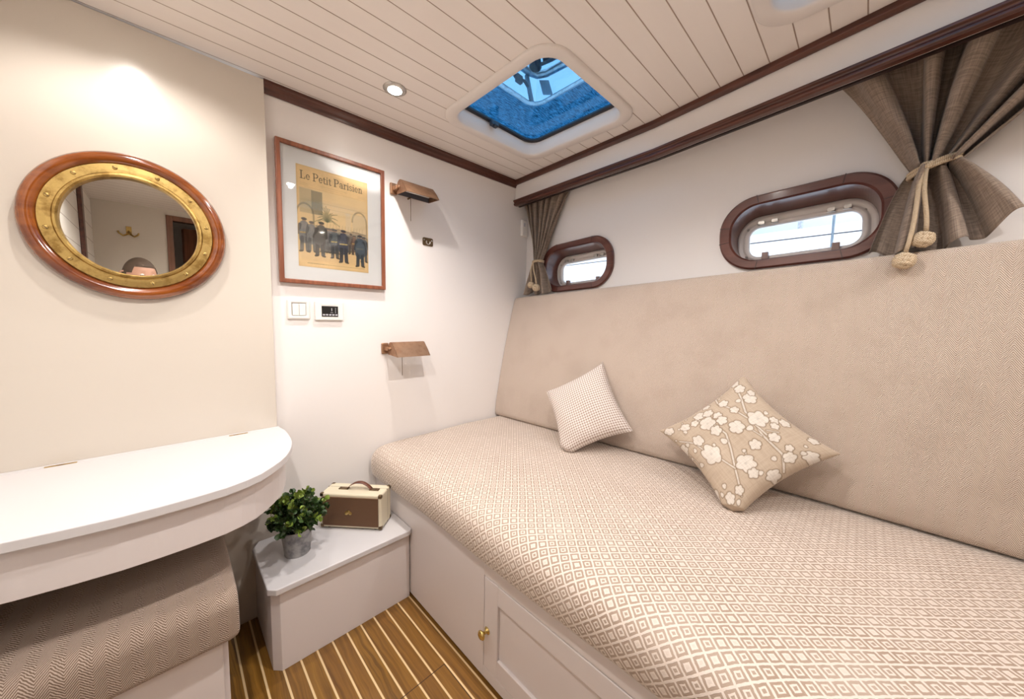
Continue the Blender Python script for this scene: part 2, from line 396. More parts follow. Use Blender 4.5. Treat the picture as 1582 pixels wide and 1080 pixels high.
# hull wall with two port openings
W1 = (1.20, .318); W2 = (.20, .363); TILT = .043
def win_loop(yc_, zc_, w_, h_, r, n=10):
    P = rrect(0, 0, w_, h_, r, n); ca, sa = math.cos(TILT), math.sin(TILT)
    return [(yc_-(a*ca-b*sa), zc_+(a*sa+b*ca)) for a, b in P]
wl_ = [(YB-.05, FZ), (1.62, FZ), (1.62, .82), (YB-.05, .82)]
struct(MB().prism(wl_, lambda a, b: (xw(a), a, b), lambda a, b: (xw(a)+.025, a, b), holes=[win_loop(*W1, .455, .245, .105), win_loop(*W2, .455, .245, .105)]).build('wall_right', M['wall']))
# fascia and soffit
ys = [1.6-i*.1 for i in range(27)]
def sweep(prof, name, mat, bevel=0):
    # prof: list of (dx from xc, z)
    m = MB(); m.grid([[(xc(y)+dx, y, z) for dx, z in prof] for y in ys], closeu=True, smooth=False, capa=True, capb=True); return struct(m.build(name, mat, bevel=bevel))
sweep([(0, .713), (0, .885), (.02, .885), (.02, .713)], 'trim_6', M['wall'])
m = MB(); m.grid([[(xc(y)+.02, y, .80), (xc(y)+.02, y, .815), (xw(y)+.03, y, .815), (xw(y)+.03, y, .80)] for y in ys], closeu=True, smooth=False, capa=True, capb=True); struct(m.build('ceiling_soffit', M['wall']))
sweep([(-.002, .735+.11-.012), (-.012, .834), (-.020, .842), (-.020, .858), (-.012, .870), (-.002, .872)], 'trim_2', M['mahog_y'], .002)
sweep([(.018, .712), (-.006, .711), (-.014, .715), (-.014, .722), (-.010, .726), (-.011, .731), (-.018, .735), (-.018, .742), (-.008, .747), (-.001, .747)], 'trim_3', M['mahog_y'], .0015)
m = MB(); m.grid([[(xc(y)+.030, y, .712), (xc(y)+.030, y, .728), (xc(y)+.042, y, .728), (xc(y)+.042, y, .712)] for y in ys], closeu=True, smooth=False, capa=True, capb=True)
rail = tag(m.build('curtain_rail', M['joint']), 'dark curtain rail running under the lower mahogany trim', 'curtain rail')
# crown on the end wall
m = MB(); prof = [(0, .040), (.008, .042), (.010, .032), (.018, .026), (.020, .014), (.024, .010), (.024, 0), (0, 0)]
m.grid([[(x, 1.601-dy, zc(x)-.001-dz) for dy, dz in prof] for x in (.281, .7, 1.2, 1.584)], closeu=True, smooth=False, capa=True, capb=True)
struct(m.build('trim_1', M['mahog_x'], bevel=.001))
# rear wall with doorway
struct(MB().prism([(XL-.05, FZ), (.06, FZ), (.06, .76), (.60, .76), (.60, FZ), (1.80, FZ), (1.80, .9), (XL-.05, .9)], lambda a, b: (a, YB, b), lambda a, b: (a, YB-.05, b)).build('wall_rear', M['panel']))
m = MB(); m.box(.02, .06, YB-.05, YB+.012, FZ, .80).box(.60, .64, YB-.05, YB+.012, FZ, .80).box(.06, .60, YB-.05, YB+.012, .76, .80)
dr = struct(thing('door_1', (.33, YB, FZ))); m.build('door_frame', M['doorwood'], dr, bevel=.003)
ca, sa = math.cos(math.radians(-28)), math.sin(math.radians(-28))
T = lambda x, y, z: (.59-(x*ca-y*sa), YB-.03-(x*-sa+y*ca), z)
m = MB(); m.box(0, .52, 0, .03, FZ+.005, .755, T=T); lf = m.build('door_leaf', M['doorwood'], dr, bevel=.003)
m = MB(); m.box(.08, .44, -.008, 0, FZ+.2, -.2, T=T); m.box(.08, .44, -.008, 0, -.1, .65, T=T); m.build('door_panel', M['doorwood'], lf, bevel=.004)
m = MB(); m.box(XL-.05, .95, YB-1.1, YB-1.06, FZ, .9); m.box(.95, .99, YB-1.1, YB-.05, FZ, .9); m.box(XL-.09, XL-.05, YB-1.1, YB-.05, FZ, .9); m.box(XL-.09, .99, YB-1.1, YB-.05, .9, .94); m.box(XL-.09, .99, YB-1.1, YB-.05, FZ-.04, FZ)
struct(m.build('wall_corridor', M['wall']))

# ------------------------------------------------------------------ downlights
dl = thing('downlight', (DL[0][0], DL[0][1], zc(DL[0][0])), 'bright recessed ceiling spotlight beside the deck hatch over the picture wall', 'ceiling light', 'recessed ceiling spotlights')
x, y = DL[0]; z = zc(x)
MB().lathe([(.027, -.006), (.036, -.006), (.042, -.002), (.042, .0)], (x, y, z), 28).build('rim', M['steel'], dl)
MB().lathe([(.0, -.010), (.016, -.009), (.027, -.0055), (.027, -.001)], (x, y, z), 24).build('lens', M['glow'], dl)
DLAB = ['', 'recessed ceiling spotlight close above the round mirror', 'recessed ceiling spotlight between the desk and the bed', 'recessed ceiling spotlight in front of the desk',
        'recessed ceiling spotlight over the free floor behind the viewer', 'recessed ceiling spotlight over the foot of the bed']
ld = bpy.data.lights.new('spot', 'SPOT'); ld.energy = LAMP_W*.50; ld.color = LAMP_C; ld.spot_size = math.radians(150); ld.spot_blend = .5; ld.shadow_soft_size = .014
lo = bpy.data.objects.new('spot', ld); C.objects.link(lo); lo.parent = dl; lo.location = (0, 0, -.018)
for i, (x, y) in enumerate(DL):
    q_ = dup(dl, (x, y, zc(x)), DLAB[i]) if i else dl
    if not i:
        ld0 = ld.copy(); ld0.spot_size = math.radians(136); ld0.spot_blend = 1.0; ld0.energy = LAMP_W*1.15; lo.data = ld0
    if i == 1: [c for c in q_.children if c.type == 'LIGHT'][0].data = ld
    if i == 2:
        ld2 = ld.copy(); ld2.energy = LAMP_W*1.32
        ld3 = ld.copy(); ld3.energy = LAMP_W*.75
    if i >= 2: [c for c in q_.children if c.type == 'LIGHT'][0].data = ld2 if i < 4 else ld3

# ------------------------------------------------------------------ deck hatches
def hatch(cx, cy, n):
    r_ = struct(thing('window_%d' % n, (cx, cy, zc(cx))))
    z = zc(cx); m = MB()
    loops = [(HW, HH, .10, .002), (HW, HH, .10, -.006), (HW-.012, HH-.012, .095, -.010), (HW-.085, HH-.075, .075, -.010), (HW-.10, HH-.09, .07, -.004), (HW-.108, HH-.098, .065, .058)]
    m.grid([[(a, b, z+dz+.0125*(a-cx)) for a, b in rrect(cx, cy, w_, h_, r, 8)] for w_, h_, r, dz in loops], closeu=True)
    m.build('hatch_lining', M['frame_white'], r_)
    m = MB(); m.grid([[(a, b, z+dz) for a, b in rrect(cx, cy, w_, h_, r, 8)] for w_, h_, r, dz in [(HW-.10, HH-.09, .07, .052), (HW-.135, HH-.125, .055, .052), (HW-.135, HH-.125, .055, .066), (HW-.06, HH-.05, .07, .066)]], closeu=True)
    m.build('gasket', M['gasket'], r_)
    m = MB(); m.prism(rrect(cx, cy, HW-.08, HH-.07, .07, 8), lambda a, b: (a, b, z+.067), lambda a, b: (a, b, z+.069)); m.build('pane', M['tint'], r_)
    h = MB(); h.box(cx-.055, cx-.015, cy+HH/2-.082, cy+HH/2-.060, z+.030, z+.052); h.box(cx-.045, cx-.025, cy+HH/2-.095, cy+HH/2-.070, z+.022, z+.034); h.build('latch', M['black_hw'], r_, bevel=.004)
    return r_
hatch(HY[0][0], HY[0][1], 3); hatch(HY[1][0], HY[1][1], 4)

# ------------------------------------------------------------------ portholes
def porthole(yc_, zc_, n):
    r_ = struct(thing('window_%d' % n, (xw(yc_), yc_, zc_)))
    def L(w_, h_, r, dx, dz=0, k_=16): return [(xw(a)+dx, a, b+dz) for a, b in win_loop(yc_, zc_, w_, h_, r, k_)]
    rows = [L(.505, .283, .128, .001), L(.505, .283, .128, -.012), L(.493, .271, .124, -.018), L(.433, .222, .098, -.018), L(.421, .212, .094, -.010), L(.415, .200, .09, .10, -.014)]
    N = len(rows[0]); jn = {2, 3, 13, 14, 24, 25, 26+11, 26+0, 40, 50}
    cuts = {6, 12, 18, 32, 38, 45}
    m = MB(); m.grid(rows, closeu=True, smooth=False); m.build('window_frame', M['port_wood'], r_)
    # thin joints between the frame's segments
    m = MB(); ring_o = L(.5055, .2835, .128, -.0186, 0); ring_i = L(.432, .221, .098, -.0186, 0)
    for j in (2, 16, 17, 31, 35, 50, 51, 66):
        a, b = Vector(ring_o[j % N]), Vector(ring_i[j % N]); t = (b-a).normalized(); s_ = Vector((0, -t.z, t.y))*.0009
        m.box(0, 1, 0, 1, 0, 1, T=lambda u_, v_, w_: tuple(a+(b-a)*u_+s_*(2*v_-1)+Vector((.002*w_-.0005, 0, 0))))
    m.build('joint_line', M['joint'], r_)
    # metal port: outer flange, bead, inner sash
    m = MB(); rows = [L(.425, .205, .09, .099, -.017), L(.425, .205, .09, .094, -.017), L(.395, .172, .075, .090, -.018), L(.385, .162, .068, .098, -.018), L(.378, .156, .064, .098, -.018), L(.372, .150, .06, .088, -.018), L(.345, .128, .045, .088, -.018), L(.335, .118, .038, .096, -.018), L(.335, .118, .038, .112, -.018)]
    pf = m.build_later = m; m.grid(rows, closeu=True); pf = m.build('port_flange', M['plasticgrey'], r_)
    m = MB(); q = win_loop(yc_, zc_-.018, .34, .122, .04, 12); m.prism(q, lambda a, b: (xw(a)+.103, a, b), lambda a, b: (xw(a)+.106, a, b)); m.build('pane', M['pane'], r_)
    for dy in (-.105, .105):
        zz = zc_-.018-.060-math.tan(TILT)*dy
        m = MB(); m.box(xw(yc_)+.070, xw(yc_)+.090, yc_+dy-.011, yc_+dy+.011, zz-.016, zz+.012); m.build('latch', M['latch'], r_, bevel=.002)
        for d2 in (-.022, .022):
            zz = zc_-.018+.068-math.tan(TILT)*(dy+d2)
            m = MB(); m.tube([(xw(yc_+dy)+.080, yc_+dy+d2-.012, zz), (xw(yc_+dy)+.080, yc_+dy+d2+.012, zz)], .004, 8); m.box(xw(yc_+dy)+.076, xw(yc_+dy)+.092, yc_+dy+d2-.010, yc_+dy+d2+.010, zz+.001, zz+.012); m.build('hinge', M['steel'], r_)
    for sy, sz in ((-1, 1), (1, 1), (-1, -1), (1, -1)):
        m = MB(); m.lathe([(0, .004), (.004, .003), (.005, 0)], (xw(yc_)+.093, yc_+sy*.172, zc_-.018+sz*.055-TILT*sy*.172), 10, ax='x'); m.build('screw', M['steel'], r_)
    return r_
porthole(*W1, 1); porthole(*W2, 2)

# ------------------------------------------------------------------ outside: canopy over the deck, a neighbouring hull and rail
cn = thing('deck_canopy', (2.2, 1.9, 1.9), 'blue woven deck canopy with a rounded opening, seen through the hatch', 'canopy')
hole = rrect(1.75, 1.70, 1.30, 1.0, .10)
MB().prism([(.9, 1.0), (4.6, 1.0), (4.6, 4.2), (.9, 4.2)], lambda a, b: (a, b, 1.9), lambda a, b: (a, b, 1.905), holes=[hole]).build('cover', M['canopy'], cn)
m = MB(); m.grid([[(a, b, 1.90+dz) for a, b in rrect(1.75, 1.70, 1.30+d_, 1.0+d_, .10+d_/2)] for d_, dz in ((.0, 0), (0, -.012), (.07, -.012), (.07, 0))], closeu=True); m.build('opening_rim', M['alu'], cn)
m = MB(); m.tube([(.4, 2.22, 2.15), (2.10, 2.22, 2.15), (2.34, 2.215, 2.15), (2.41, 2.19, 2.15), (2.45, 2.11, 2.15), (2.475, 1.86, 2.15), (2.48, -.3, 2.15)], .030, 12); m.build('frame_tube', M['alu'], cn)
m = MB(); m.tube([(.4, 2.13, 2.17), (2.30, 2.13, 2.17), (2.36, 2.09, 2.17), (2.38, 2.0, 2.17), (2.40, 1.7, 2.17), (2.40, -.3, 2.17)], .014, 10); m.build('seal', M['black_hw'], cn)
m = MB(); m.tube([(2.33, 2.24, 2.13), (2.36, 2.20, 1.905)], .020, 10); m.build('strut', M['dimblue'], cn)
m = MB(); P0, P1 = Vector((2.47, 2.16, 2.12)), Vector((2.375, 2.03, 1.905))
m.box(-.03, .03, 0, 1, -.004, .004, T=lambda a, b, c_: tuple(P0.lerp(P1, b)+Vector((a, -a, c_)))); m.build('bracket_plate', M['dimblue'], cn, bevel=.003)
wh = thing('deck_winch', (2.24, 2.03, 2.15), 'dark winch with a bent handle, seen through the deck hatch', 'winch')
m = MB(); m.tube([(2.33, 2.14, 2.16), (2.26, 2.06, 2.17), (2.20, 1.99, 2.18), (2.12, 1.93, 2.2)], lambda f: .055-.028*abs(math.sin(4*f)), 16); m.build('drum', M['black_hw'], wh)
MB().tube([(2.36, 2.08, 2.20), (2.40, 2.0, 2.20), (2.44, 1.91, 2.20), (2.40, 1.87, 2.20)], .020, 10).build('handle', M['black_hw'], wh)
cl = MB(); cl.box(2.08, 2.14, 2.10, 2.13, 1.915, 1.97); cl.tube([(2.06, 2.13, 1.97), (2.12, 2.17, 1.99), (2.19, 2.13, 1.97), (2.20, 2.10, 1.92)], .012, 8)
tag(cl.build('deck_cleat', M['black_hw']), 'small dark cleat on the deck opening, seen through the hatch', 'cleat')
sr = thing('guard_rail', (2.6, .4, -.3), 'outside guard rail seen through the portholes', 'rail')
for y in (-1.2, -.1, .16, 2.35): MB().tube([(2.6, y, -.3), (2.6, y, .9)], .006, 8).build('stanchion', M['dimblue'], sr)
for z in (.50,): MB().tube([(2.6, -2.5, z), (2.6, 4.5, z)], .0035, 8).build('wire', M['black_hw'], sr)

nb = thing('moored_boat', (5.0, 1, -1.6), 'white boat moored alongside, seen through the portholes', 'boat')
MB().prism([(-4.5, -1.6), (6.5, -1.6), (7.2, .98), (-4.5, .98)], lambda a, b: (4.6+.1*(1-b), a, b), lambda a, b: (6.4, a, b)).build('hull', M['hull'], nb, bevel=.03)
MB().prism([(-3.5, .98), (5.6, .98), (4.9, 1.9), (-3.5, 1.9)], lambda a, b: (5.0+.2*(b-1), a, b), lambda a, b: (6.0, a, b)).build('cabin', M['cabin'], nb, bevel=.03)
for y in (-.3, .55, 2.6): MB().tube([(4.75, y, .98), (4.75, y, 2.2)], .022, 10).build('mast_stay', M['alu'], nb)

# ------------------------------------------------------------------ bed
BX = .675
bb = thing('bed_base', (1.15, .3, FZ), 'white painted bed base cabinet under the long mattress', 'bed base')
m = MB()
m.box(BX, BX+.02, .787, 1.598, FZ+.012, -.754); m.box(BX, BX+.02, YB+.002, .18, FZ+.012, -.754)
m.box(BX, BX+.02, .18, .787, -.808, -.754); m.box(BX, BX+.02, .18, .787, FZ+.012, -1.12)
m.box(BX+.02, 1.60, YB+.002, 1.598, -.80, -.754); m.box(BX+.03, BX+.06, YB+.01, 1.595, FZ, FZ+.012)
m.build('carcass', M['white'], bb, bevel=.0012)
m = MB()
y0, y1, z0, z1 = .182, .784, -1.117, -.811; f = .062
m.box(BX-.001, BX+.018, y1-f, y1, z0, z1); m.box(BX-.001, BX+.018, y0, y0+f, z0, z1); m.box(BX-.001, BX+.018, y0+f, y1-f, z1-f, z1); m.box(BX-.001, BX+.018, y0+f, y1-f, z0, z0+f); m.box(BX+.008, BX+.014, y0+f, y1-f, z0+f, z1-f)
dr = m.build('door', M['white'], bb, bevel=.002)
m = MB(); m.lathe([(.012, 0), (.011, .002), (.005, .005), (.005, .014), (.011, .019), (.0145, .023), (.0145, .026), (.010, .030), (0, .031)], (BX-.001, .768, -.985), 24, ax='x'); m.build('knob', M['brassbright'], dr, label='round polished brass knob')

def rough_rounded(pro, n_len, pos, endr, along, uvoff=0.0):
    pass
# mattress: cross-section swept along the bed
def mat_prof(y):
    e = .02*math.sin(y*7.3)*.15; P = []
    xb = 1.60
    P.append((xb, -.753)); P.append((.72, -.753)); 
    for a, r in ((200, .018), (225, .018), (250, .018)): pass
    pts = [(.690, -.752), (.668, -.750), (.655, -.744), (.648, -.733), (.644, -.712), (.643, -.688), (.645, -.666), (.651, -.645), (.662, -.629), (.678, -.617), (.698, -.610), (.725, -.606), (.76, -.6045)]
    P += [(a+e, b) for a, b in pts]
    P += [(.76+(xb-.80)*k_/12+e*0, -.6045+.004*math.sin(PI*k_/12)+.0015*math.sin(y*5+k_)) for k_ in range(1, 12)]
    P += [(xb-.02, -.6065), (xb, -.62)]
    return P
def inset(P, t, c):      # pull the outline in towards c for rounded ends
    return [(c[0]+(a-c[0])*(1-t/ .4), b+(c[1]-b)*min(1, t/.08)) for a, b in P]
m = MB(); rows = []; yy = []
ends = [(1.592, .030), (1.590, .016), (1.585, .008), (1.577, .003), (1.565, 0)]
seq = ends+[(1.54-i*.05, 0) for i in range(50)]+[(YB+.006, .01)]
base = mat_prof(1.0); arc = [0]
for a, b in zip(base, base[1:]): arc.append(arc[-1]+math.dist(a, b))
for y, t in seq:
    P = inset(mat_prof(y), t, (1.1, -.69)); rows.append([(a, y, b) for a, b in P]); yy.append(y)
m.grid(rows, closeu=True, uvs=lambda i, j: (yy[min(i, len(yy)-1)], arc[j] if j < len(arc) else arc[-1]+.15), capa=True, capb=True)
mt = tag(m.build('mattress', M['diamond']), 'long bed mattress in beige cloth woven with small diamonds', 'mattress')

# backrest
XB = [(1.6, 1.437), (.83, 1.492), (.1, 1.544), (-.34, 1.547), (-1, 1.545)]
ZT = [(1.6, .142), (.73, .181), (.086, .210), (-.27, .229), (-1, .25)]
def back_prof(y):
    xb, xt_, zt = interp(y, XB), 1.60-.03*(1.6-y), interp(y, ZT)
    b = Vector((xb, -.587)); t = Vector((xt_, zt)); d_ = (t-b).normalized(); n_ = Vector((-d_.y, d_.x))   # n_ points to the room
    th = .060; P = []
    P.append(tuple(b-n_*th+Vector((0, -.008)))); P.append(tuple(b-n_*.03+Vector((0, -.012)))); P.append(tuple(b-n_*.012+Vector((0, -.011)))); P.append(tuple(b-n_*.003+Vector((0, -.004))))
    for k_ in range(0, 17):
        f_ = k_/16; bulge = .010*math.sin(PI*f_)+.004; P.append(tuple(b+(t-b)*(.02+.955*f_)+n_*bulge*(.2 if k_ in (0,) else 1)))
    P.append(tuple(t-d_*.006+n_*.0)); P.append(tuple(t-n_*.008)); P.append(tuple(t-n_*.035+d_*.002)); P.append(tuple(t-n_*.058)); P.append(tuple(t-n_*.066-d_*.01))
    return P
m = MB(); rows = []; yy = []
for y, t in [(1.597, .02), (1.594, .008), (1.586, .002), (1.575, 0)]+[(1.55-i*.05, 0) for i in range(50)]+[(YB+.006, .01)]:
    P = back_prof(y); cx_, cz_ = 1.55, -.22; rows.append([(a+(cx_-a)*t*.6, y, b+(cz_-b)*t*1.0) for a, b in P]); yy.append(y)
base = back_prof(.8); arc = [0]
for a, b in zip(base, base[1:]): arc.append(arc[-1]+math.dist(a, b))
m.grid(rows, closeu=True, uvs=lambda i, j: (yy[min(i, len(yy)-1)], arc[j] if j < len(arc) else arc[-1]+.1), capa=True, capb=True)
tag(m.build('backrest_cushion', M['herring']), 'long beige herringbone backrest leaning on the hull wall above the mattress', 'backrest')

# ------------------------------------------------------------------ desk
cur = [(.285, YP), (.292, 1.503), (.291, 1.45), (.287, 1.392), (.281, 1.345), (.270, 1.300), (.256, 1.258), (.238, 1.218), (.215, 1.182), (.189, 1.150), (.160, 1.120), (.125, 1.099), (.083, 1.083), (.023, 1.074), (-.04, 1.070), (-.10, 1.070), (-.17, 1.078), (-.242, 1.090), (-.31, 1.106), (XL+.001, 1.125)]
dk = thing('desk', (-.04, 1.3, -.575), 'white wall-mounted desk with a bow front and hinged lid', 'desk')
lid = MB(); poly = cur+[(XL+.001, 1.548), (.286, 1.548)]
poly = [p for p in poly if p[1] <= 1.56]
lid.prism(poly, lambda a, b: (a, b, -.430), lambda a, b: (a, b, -.452)); lid_o = lid.build('lid', M['whitetop'], dk, bevel=.003)
MB().box(XL+.001, .285, 1.5495, YP-.001, -.452, -.430).build('back_rail', M['whitetop'], dk, bevel=.001)
for x0, x1 in ((-.262, -.205), (.133, .186)): MB().box(x0, x1, 1.545, 1.553, -.4312, -.4288).build('hinge', M['brass'], dk)
m = MB(); ap = []
for a, b in cur[:-1]:
    ap.append((a, b))
ins = []
for i, (a, b) in enumerate(cur):
    p0 = Vector(cur[max(0, i-1)]); p1 = Vector(cur[min(len(cur)-1, i+1)]); t = (p1-p0).normalized(); n_ = Vector((t.y, -t.x))
    q = Vector((a, b))+(-n_ if n_.x*(0-a)+n_.y*(1.5-b) < 0 else n_)*.022; ins.append((max(q.x, XL+.001), min(q.y, YP-.001)))
in2 = [(a*.94-.002, b+(1.5-b)*.05) for a, b in ins]; in2[-1] = (XL+.001, ins[-1][1]+.02); in2[0] = (ins[0][0]-.018, YP-.001)
m.prism(ins+in2[::-1], lambda a, b: (a, b, -.4525), lambda a, b: (a, b, -.560)); m.prism(in2[1:-1]+[(XL+.002, 1.56), (.25, 1.56)], lambda a, b: (a, b, -.550), lambda a, b: (a, b, -.557))
m.build('apron', M['white'], dk, bevel=.001)

# ------------------------------------------------------------------ settee under the desk
sb = tag(MB().box(XL+.002, .072, 1.115, 1.35, FZ, -.8325).box(XL+.002, .060, 1.10, 1.115, FZ, -.8325).build('settee_base', M['white'], bevel=.002), 'white box base below the herringbone seat cushion under the desk', 'seat base')
def seat_prof(x):
    P = [(1.50, -.830), (1.09, -.830)]
    for k_ in range(7): a = math.radians(-90-90*k_/6); P.append((1.085+.022*math.cos(a), -.808+.022*math.sin(a)))
    for k_ in range(9): a = math.radians(180-90*k_/8); P.append((1.105+.042*math.cos(a), -.742+.042*math.sin(a)))
    P += [(1.16+.05*k_, -.699+.003*math.sin(k_)) for k_ in range(7)]+[(1.50, -.70)]
    return P
m = MB(); rows = []; xx = []
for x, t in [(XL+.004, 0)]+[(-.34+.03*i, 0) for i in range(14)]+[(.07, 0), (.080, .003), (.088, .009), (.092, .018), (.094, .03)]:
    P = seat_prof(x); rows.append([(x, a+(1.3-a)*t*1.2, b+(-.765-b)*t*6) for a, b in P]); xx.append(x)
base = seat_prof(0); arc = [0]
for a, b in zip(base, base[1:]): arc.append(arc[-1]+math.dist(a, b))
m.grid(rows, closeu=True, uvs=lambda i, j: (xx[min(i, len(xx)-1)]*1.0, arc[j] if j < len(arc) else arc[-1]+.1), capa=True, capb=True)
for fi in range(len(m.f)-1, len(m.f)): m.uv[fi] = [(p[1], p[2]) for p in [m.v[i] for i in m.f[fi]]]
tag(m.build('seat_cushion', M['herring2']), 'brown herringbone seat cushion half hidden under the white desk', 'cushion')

# ------------------------------------------------------------------ low corner cabinet
st = thing('corner_cabinet', (.43, 1.41, FZ), 'low white corner box cabinet between the desk and the bed, carrying plant and radio', 'cabinet')
MB().prism([(.192, 1.569), (.192, 1.285), (.214, 1.262), (.670, 1.262), (.670, 1.598), (.281, 1.598), (.281, 1.569)], lambda a, b: (a, b, FZ), lambda a, b: (a, b, -.888)).build('body', M['white'], st, bevel=.0015)
MB().prism([(.181, 1.53), (.181, 1.262), (.202, 1.240), (.660, 1.240), (.6735, 1.252), (.6735, 1.598), (.281, 1.598), (.281, 1.569), (.205, 1.569)], lambda a, b: (a, b, -.887), lambda a, b: (a, b, -.866)).build('top', M['whitetop'], st, bevel=.003)

# ------------------------------------------------------------------ radio
o_ = Vector((.401, 1.499)); du = Vector((.173, -.190)).normalized(); dv = Vector((-du.y, du.x)); RW, RD, RH = .254, .100, .142
zb = -.866
T = lambda a, b, c_: (o_.x+du.x*a+dv.x*b, o_.y+du.y*a+dv.y*b, zb+c_)
rd = thing('suitcase_radio', (.55, 1.45, zb), 'cream suitcase-style radio speaker with brown cloth front and leather handle on the corner cabinet', 'radio')
FT = .006
MB().box(0, RW, .004, RD, FT, FT+RH, T=T).build('case', M['creamvinyl'], rd, bevel=.006, seg=3)
MB().box(.012, RW-.012, -.001, .01, FT+.012, FT+RH-.012, T=T).build('grille', M['grille'], rd)
m = MB(); m.box(0, RW, .066, .0668, FT-.0003, FT+RH+.0003, T=lambda a, b, c_: T((a-RW/2)*1.0025+RW/2, b, c_)); m.build('seam', M['bronze_dark'], rd)
m = MB()
for a, c_, r in ((0, 0, .011), (-.011, -.006, .010), (.011, -.006, .010)): m.lathe([(0, 0), (r, 0), (r*.8, .0015), (0, .0018)], (0, 0, 0), 14, T=lambda x, y, z, a=a, c_=c_: T(RW*.47+a*.75+x*.75, -.001-z, FT+RH*.50+c_*.9+y*.75))
m.build('emblem', M['brass'], rd)
m = MB()
for a in (0, RW):
    for b in (.004, RD):
        for c_ in (FT, FT+RH):
            sa_ = 1 if a == 0 else -1; sb_ = 1 if b < .01 else -1; sc_ = 1 if c_ == FT else -1
            t = .0012
            P = [(a-sa_*t, b-sb_*t, c_-sc_*t)]
            x0, x1 = sorted((a-sa_*t, a+sa_*.014)); y0, y1 = sorted((b-sb_*t, b+sb_*.014)); z0, z1 = sorted((c_-sc_*t, c_+sc_*.014))
            m = MB(); m.box(x0, x1, y0, y1, z0, z1, T=T); m.build('corner_guard', M['bronze_dark'], rd, bevel=.004)
for a in (.03, RW-.03):
    for b in (.02, RD-.02): MB().lathe([(.007, 0), (.007, FT+.003)], (*T(a, b, 0)[:2], zb), 12).build('foot', M['dark'], rd)
ha0, ha1 = RW*.36, RW*.76; hb = RD*.52
P = []
for k_ in range(13):
    f_ = k_/12; P.append((ha0+(ha1-ha0)*f_, FT+RH+.003+.028*math.sin(PI*f_)**.8))
m = MB(); m.grid([[T(a, hb-.009, c_-.0015), T(a, hb+.009, c_-.0015), T(a, hb+.009, c_+.0015), T(a, hb-.009, c_+.0015)] for a, c_ in P], closeu=True, capa=True, capb=True)
hd = m.build('handle', M['leather'], rd)
for a in (ha0-.014, ha1+.014): MB().box(a-.022, a+.018, hb-.009, hb+.009, FT+RH, FT+RH+.0035, T=T).build('handle_plate', M['bronze_dark'], rd, bevel=.001)

# ------------------------------------------------------------------ potted plant
PX, PY = .298, 1.402
pl = thing('potted_plant', (PX, PY, zb), 'small bushy green plant in a round zinc pot on the corner cabinet', 'plant')
MB().lathe([(0, 0), (.040, 0), (.0415, .003), (.0415, .008), (.050, .092), (.0525, .094), (.0525, .098), (.049, .098), (.047, .09), (.044, .08)], (PX, PY, zb), 40).build('pot', M['zinc'], pl)
MB().lathe([(0, .082), (.046, .082)], (PX, PY, zb), 20).build('soil', M['soil'], pl)
ms = MB(); ml = MB(); cols = []
rnd_ = random.Random(11)
def leaf(p, d_, size, col):
    d_ = d_.normalized(); s_ = d_.cross(Vector((rnd_.uniform(-1, 1), rnd_.uniform(-1, 1), rnd_.uniform(-.2, 1)))).normalized(); n_ = s_.cross(d_).normalized()
    W_ = [0, .36, .5, .42, .14]; rows = []
    for i, w_ in enumerate(W_):
        f_ = i/4; c0 = p+d_*size*f_+n_*size*.22*math.sin(PI*f_*.7)
        rows.append([c0-s_*w_*size+n_*w_*size*.25, c0, c0+s_*w_*size+n_*w_*size*.25])
    ml.grid(rows); cols.extend([col]*15)
for i in range(100):
    th = rnd_.uniform(0, 2*PI); el = math.acos(rnd_.uniform(-.25, 1)); R = rnd_.uniform(.075, .102)
    dirv = Vector((math.sin(el)*math.cos(th), math.sin(el)*math.sin(th), math.cos(el)*.92))
    base = Vector((PX+rnd_.uniform(-.02, .02), PY+rnd_.uniform(-.02, .02), zb+.088)); tip = Vector((PX, PY, zb+.135))+dirv*R
    tip.y = min(tip.y, 1.545); tip.x = max(tip.x, .19)
    if tip.z < zb+.075: tip.z = zb+.075
    mid = (base+tip)/2+Vector((0, 0, .012))
    ms.tube([base, mid, tip], .0009, 5)
    young = rnd_.random() < .30
    for k_ in range(5):
        f_ = .42+.58*k_/4; p = mid.lerp(tip, (f_-.42)/.58)
        for s_ in range(3 if k_ > 1 else 2):
            dd_ = (tip-base).normalized()*(.5+.3*(k_ == 4))+Vector((rnd_.uniform(-1, 1), rnd_.uniform(-1, 1), rnd_.uniform(-.5, .8)))*.9
            c1 = (.030, .065, .014) if not young or k_ < 3 else (.20, .28, .045)
            v_ = rnd_.uniform(.7, 1.5); leaf(p, dd_, rnd_.uniform(.014, .020), (c1[0]*v_, c1[1]*v_, c1[2]*v_, 1))
ms.build('stems', M['stem'], pl)
fo = ml.build('foliage', M['leaf'], pl)
ca_ = fo.data.color_attributes.new('paint', 'FLOAT_COLOR', 'POINT'); ca_.data.foreach_set('color', np.array(cols, np.float32).ravel())

